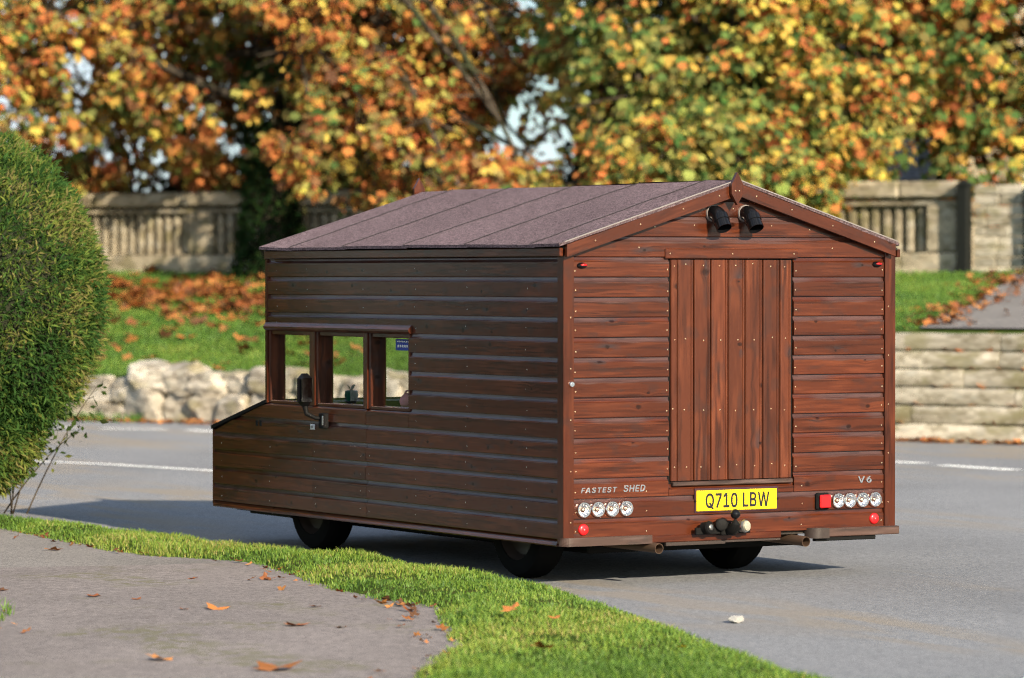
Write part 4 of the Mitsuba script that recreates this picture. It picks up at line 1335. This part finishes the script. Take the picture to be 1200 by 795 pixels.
# ivy round the left trunk
k = thing("ivy", "dark green ivy climbing the trunk of the left tree", "climbing plant")
g = np.random.default_rng(61)
n = 5200
zz = 1.5 + 3.2 * g.random(n) ** 1.3; aa = g.uniform(0, 6.283, n)
rad = 0.30 + 0.13 * g.random(n) + 0.22 * np.exp(-(zz - 1.5) * 2.2)
b0 = at(-3.42, 54.4, 0)
pos = np.c_[b0[0] + rad * np.cos(aa), b0[1] + rad * np.sin(aa), zz]
ax = np.c_[np.cos(aa), np.sin(aa), np.full(n, -0.7)] + g.normal(size=(n, 3)) * 0.5
V = np.array([(0, 0, 0), (0.4, 0.45, 0.05), (1.0, 0, -0.1), (0.4, -0.45, 0.05)]) * 0.085
v, f, c = scatter(V, np.array([[0, 2, 1], [0, 3, 2]]), pos, frames(ax, g.normal(size=n) * 0.5), g.uniform(0.6, 1.2, n), np.array([(0.015, 0.035, 0.012), (0.02, 0.05, 0.018), (0.035, 0.07, 0.02)])[g.integers(0, 3, n)])
obj("foliage", (v, f), "leaves", k, color=c, kind="stuff")

# the clipped bush at the left
BUSH = thing("clipped_bush", "large egg shaped clipped green bush at the left edge", "bush")
bc = at(-3.75, 25.6, 1.52)
lob = [(bc, np.array([1.03, 1.03, 1.11])), (bc + [-0.10, 0.06, -0.3], np.array([0.88, 0.88, 0.92])), (at(-4.02, 25.6, 0.68), np.array([0.90, 0.90, 0.62]))]
obj("branches", core(lob, 0.88, 64), "thicket", BUSH, smooth=True)
clump(BUSH, "foliage", lob, 150000, 64, [(0.05, 0.12, 0.032), (0.075, 0.16, 0.04), (0.11, 0.20, 0.045), (0.16, 0.24, 0.05), (0.24, 0.28, 0.065), (0.30, 0.27, 0.10)], (0.062, 0.0065), 0.16, 0.1)
g = np.random.default_rng(65)
st, tp = [], []
foot = at(-3.32, 25.9, 0.05)
for i in range(5):
    a = foot + np.array([g.normal() * 0.05, g.normal() * 0.05, 0])
    e = at(-3.25 + g.uniform(-0.25, 0.5), 25.7 + g.uniform(-.3, .3), g.uniform(0.28, 0.95))
    m_ = (a + e) / 2 + np.array([0, 0, 0.12])
    pts = np.array([a * (1 - u) ** 2 + 2 * m_ * u * (1 - u) + e * u * u for u in np.linspace(0, 1, 8)])
    st.append(tube(pts, np.linspace(0.006, 0.002, 8), 5)); tp += [pts[3 + j % 5] + g.normal(size=3) * 0.05 for j in range(40)]
obj("shoots", cat(st), "bark", BUSH, smooth=True, kind="stuff")
tp = np.array(tp); n = len(tp)
v, f, c = scatter(np.array([(0, 0, 0), (0.5, 0.25, 0.02), (1.0, 0, -0.05), (0.5, -0.25, 0.02)]) * 0.06, np.array([[0, 2, 1], [0, 3, 2]]), tp, frames(g.normal(size=(n, 3)), g.normal(size=n)), g.uniform(0.6, 1.3, n), np.array([(0.06, 0.10, 0.025), (0.2, 0.22, 0.05), (0.04, 0.07, 0.02)])[g.integers(0, 3, n)])
obj("shoot_leaves", (v, f), "leaves", BUSH, color=c, kind="stuff")

# ------------------------------------------------------------------ grass


def blades(x, y, z, g, lo, hi, w, pal, seed, tall=1.0):
    n = len(x)
    h = g.uniform(lo, hi, n) * tall; a = g.uniform(0, 6.283, n); lean = g.uniform(0.1, 0.9, n) * h; b = g.uniform(0, 6.283, n)
    p = np.c_[x, y, z]
    s = np.c_[np.cos(a), np.sin(a), 0 * a] * (w * g.uniform(0.6, 1.4, n))[:, None] / 2
    mid = p + np.c_[np.cos(b) * lean * 0.35, np.sin(b) * lean * 0.35, h * 0.6]
    tip = p + np.c_[np.cos(b) * lean, np.sin(b) * lean, h]
    v = np.stack([p - s, p + s, mid - s * 0.8, mid + s * 0.8, tip], 1)
    F = np.array([[0, 1, 3], [0, 3, 2], [2, 3, 4]])
    f = F[None] + (np.arange(n) * 5)[:, None, None]
    sel = np.clip(meshkit.fbm(np.c_[x, y, 0 * x] * 1.3, 3, seed) + g.normal(size=n) * 0.17, 0, 0.999)
    col = np.array(pal)[(sel * len(pal)).astype(int)] * g.uniform(0.75, 1.25, (n, 1))
    return v.reshape(-1, 3), f.reshape(-1, 3), np.repeat(col, 5, 0)


GP = [(0.06, 0.13, 0.018), (0.09, 0.18, 0.024), (0.13, 0.23, 0.03), (0.17, 0.26, 0.036), (0.22, 0.275, 0.045), (0.31, 0.28, 0.09)]
g = np.random.default_rng(81)
seen = verge_poly.intersection(Polygon([(-6, -8.0), (1.5, -8.0), (1.5, 11), (-6, 11)]))
x0, y0, x1, y1 = seen.bounds
n = 640000
x, y = g.uniform(x0, x1, n), g.uniform(y0, y1, n)
x = x + 0.05 * g.normal(size=n) * (g.random(n) < 0.25)
ok = shapely.contains_xy(seen.buffer(0.05), x, y)
clumpy = meshkit.fbm(np.c_[x * 3.2, y * 3.2, 0 * x], 3, 88)
ok &= g.random(n) < 0.35 + 2.2 * np.clip(clumpy - 0.33, 0, 1)
ok &= shapely.contains_xy(seen, x, y) | (g.random(n) < 0.25)
x, y, clumpy = x[ok], y[ok], clumpy[ok]
print("verge blades", len(x))
v, f, c = blades(x, y, verge_z(x, y) - 0.004, g, 0.018, 0.055, 0.0055, GP, 83, 0.45 + 1.15 * np.clip(clumpy - 0.3, 0, 0.6))
obj("verge_grass", (v, f), "blades", color=c, kind="stuff", label="short yellow green grass on the verge between path and road")
n = 330000
t = g.uniform(-13, 13.5, n); q = 0.25 + 10.2 * g.random(n) ** 1.15
ok = ~(shapely.contains_xy(lp.buffer(0.05), t, q))
t, q = t[ok], q[ok]
p = wpt(t, q)
GB = [(0.045, 0.11, 0.016), (0.07, 0.155, 0.02), (0.095, 0.195, 0.025), (0.13, 0.225, 0.03), (0.19, 0.24, 0.04)]
v, f, c = blades(p[:, 0], p[:, 1], bank_z(t, q) - 0.01, g, 0.03, 0.085, 0.012, GB, 85)
obj("bank_grass", (v, f), "blades", color=c, kind="stuff", label="green grass on the bank above the low walls")
n = 5000
t = g.uniform(-4, 8, n); q = -0.16 + 0.12 * g.normal(size=n)
ok = meshkit.fbm(np.c_[t * 1.5, q, 0 * t], 2, 9) > 0.5
t, q = t[ok], q[ok]; p = wpt(t, q)
v, f, c = blades(p[:, 0], p[:, 1], 0 * t, g, 0.04, 0.13, 0.014, GB, 86)
obj("wall_foot_grass", (v, f), "blades", color=c, kind="stuff", label="tufts of grass along the foot of the rubble wall")

# ------------------------------------------------------------------ fallen leaves


def fallen(g, pos, size, pal, tilt=0.35):
    n = len(pos)
    L1 = [(0.0, 0.0)]
    A = np.linspace(-2.4, 2.4, 9)
    rr_ = np.array([0.55, 0.9, 0.6, 1.0, 0.65, 1.0, 0.6, 0.9, 0.55])
    V = np.array([(0, 0, 0.0)] + [(r * math.cos(a), r * math.sin(a) * 0.9, 0.16 * (i % 2)) for i, (a, r) in enumerate(zip(A, rr_))]) * 0.5
    F = np.array([(0, i, i + 1) for i in range(1, 9)])
    ax = np.c_[np.cos(b := g.uniform(0, 6.283, n)), np.sin(b), g.normal(size=n) * tilt]
    rot = frames(ax, g.normal(size=n) * tilt)
    col = np.array(pal)[g.integers(0, len(pal), n)] * g.uniform(0.6, 1.25, (n, 1))
    return scatter(V, F, pos, rot, size, col)


DRY = [(0.40, 0.15, 0.04), (0.30, 0.095, 0.028), (0.22, 0.08, 0.03), (0.46, 0.20, 0.06), (0.14, 0.065, 0.03)]
g = np.random.default_rng(91)
# under the left tree
n = 8500
t = g.uniform(-11, 3.5, n); q = g.uniform(0.4, 9.8, n)
den = np.exp(-((q - 7.0) / 1.5) ** 2) + 0.05
ok = (g.random(n) < den) & (meshkit.fbm(np.c_[t * 0.8, q * 2, 0 * t], 2, 12) > 0.36 * (q > 5))
t, q = t[ok], q[ok]; p = wpt(t, q)
v, f, c = fallen(g, np.c_[p, bank_z(t, q) + 0.05], g.uniform(0.16, 0.34, len(t)), DRY)
obj("fallen_leaves", (v, f), "litter", color=c, kind="stuff", label="drift of orange brown leaves on the grass under the left tree")
# foot of the walls, ledges, edge of the bank path, gutter
t1 = g.uniform(-4, 8, 650); q1 = -0.28 + 0.10 * g.normal(size=650); z1 = np.full(650, 0.02)
t2 = g.uniform(8, 15, 330); q2 = -0.16 + 0.09 * g.normal(size=330); z2 = np.full(330, 0.02)
cs = g.integers(0, 6, 90); t3 = g.uniform(8.5, 14, 90); q3 = 0.035 * cs - 0.0 + g.uniform(0, 0.03, 90); z3 = 0.18 * (cs + 1) + 0.012
u = g.random(330); e = np.array([(10.95, 0.3), (10.0, 3.06), (8.75, 6.8), (7.7, 9.3)])
ei = np.clip((u * 3).astype(int), 0, 2); w = (u * 3 - ei)[:, None]
tn4 = e[ei] * (1 - w) + e[ei + 1] * w + g.normal(size=(330, 2)) * [0.22, 0.2]
z4 = bank_z(tn4[:, 0], tn4[:, 1]) + 0.05
t = np.r_[t1, t2, t3, tn4[:, 0]]; q = np.r_[q1, q2, q3, tn4[:, 1]]; z = np.r_[z1, z2, z3, z4]
p = wpt(t, q)
v, f, c = fallen(g, np.c_[p, z], g.uniform(0.07, 0.17, len(t)), DRY)
obj("fallen_leaves", (v, f), "litter", color=c, kind="stuff", label="orange brown leaves gathered along the foot of the stone walls")
# along the edge of the verge and at the left of the path
ii = g.integers(30, len(vp) - 26, 130)
pp = vp[ii] + g.normal(size=(130, 2)) * [0.07, 0.12] - [0.04, 0]
xx = g.uniform(-3.9, -2.9, 60); yy = g.uniform(-1.6, 1.4, 60); ok = shapely.contains_xy(Polygon([(-2.7, 1.4), (-2.95, 0.3), (-3.3, -0.5), (-3.6, -1.5), (-5, -1.5), (-5, 2)]), xx, yy)
pp = np.vstack([pp, np.c_[xx, yy][ok]])
v, f, c = fallen(g, np.c_[pp, np.full(len(pp), 0.035)], g.uniform(0.03, 0.085, len(pp)), DRY)
obj("fallen_leaves", (v, f), "litter", color=c, kind="stuff", label="small brown leaves along the edge between path and verge")
# single leaves on path and verge
ONE = [((-3.27, -3.13), 0.17, 0, "large orange brown leaf lying flat at the bottom of the path"), ((-2.31, -1.43), 0.10, 1, "curled orange leaf on the path close to the rounded verge"), ((-2.22, -0.40), 0.10, 0, "orange leaf in the middle of the path"),
       ((-1.76, -0.56), 0.05, 2, "tiny dark leaf on the path beside the verge bend"), ((-3.53, -2.56), 0.10, 3, "brown leaf at the bottom left of the path"), ((-2.44, 0.55), 0.07, 1, "rust leaf on the upper left of the path"),
       ((-1.51, 1.34), 0.05, 1, "small rust leaf on the far part of the path"), ((-1.31, 3.71), 0.09, 0, "orange leaf on the grey strip of tarmac"), ((-2.38, -0.36), 0.045, 2, "small brown leaf left of the path centre"),
       ((-2.33, 0.30), 0.045, 2, "dark brown leaf left on the path"), ((-2.71, 1.15), 0.06, 4, "dark leaf at the left border of the path"), ((-2.17, -1.61), 0.05, 4, "small dark leaf near the path end")]
for (x, y), s, ci, lab in ONE:
    v, f, c = fallen(g, np.array([[x, y, 0.024 + s * 0.05]]), np.array([s * 1.6]), [DRY[ci]], 0.14)
    obj("fallen_leaf", (v, f), "litter", color=c, label=lab, category="leaf", group="single leaves on the ground")
for (x, y), s, lab in (((-1.57, -2.15), 0.09, "orange leaf lying on the verge grass"), ((-2.33, -3.66), 0.10, "orange leaf at the bottom of the verge"), ((-1.54, -2.47), 0.05, "small pale leaf on the verge")):
    v, f, c = fallen(g, np.array([[x, y, float(verge_z(np.array([x]), np.array([y]))[0]) + 0.06]]), np.array([s * 1.5]), [DRY[0]], 0.3)
    obj("fallen_leaf", (v, f), "litter", color=c, label=lab, category="leaf", group="single leaves on the ground")
v, f, c = fallen(g, np.array([[-1.74, -3.84, 0.10]]), np.array([0.06]), [(0.7, 0.5, 0.02)], 0.3)
obj("fallen_leaf", (v, f), "litter", color=c, label="bright yellow leaf on the verge near the road", category="leaf", group="single leaves on the ground")
v, f = rock((-0.32, -2.11, 0.018), (0.065, 0.05, 0.03), 0.4, 77, 2, 0.3)
obj("crumpled_paper", (v, f), "dull_paper", smooth=False, label="small white scrap of crumpled paper on the road", category="paper")
# grass at the left border of the path
n = 6000
x = g.uniform(-5.0, -2.7, n); y = g.uniform(-1.5, 2.0, n)
pl_ = Polygon([(-2.86, 1.35), (-3.0, 0.55), (-3.25, -0.2), (-3.55, -0.75), (-4.3, -1.2), (-5.0, 0.2), (-4.0, 1.9)])
ok = shapely.contains_xy(pl_, x + 0.12 * (meshkit.noise(np.c_[x * 5, y * 5, 0 * x], 4) - 0.5), y)
v, f, c = blades(x[ok], y[ok], np.full(ok.sum(), 0.02), g, 0.03, 0.08, 0.006, GP, 87)
obj("path_side_grass", (v, f), "blades", color=c, kind="stuff", label="tuft of grass at the left border of the path")
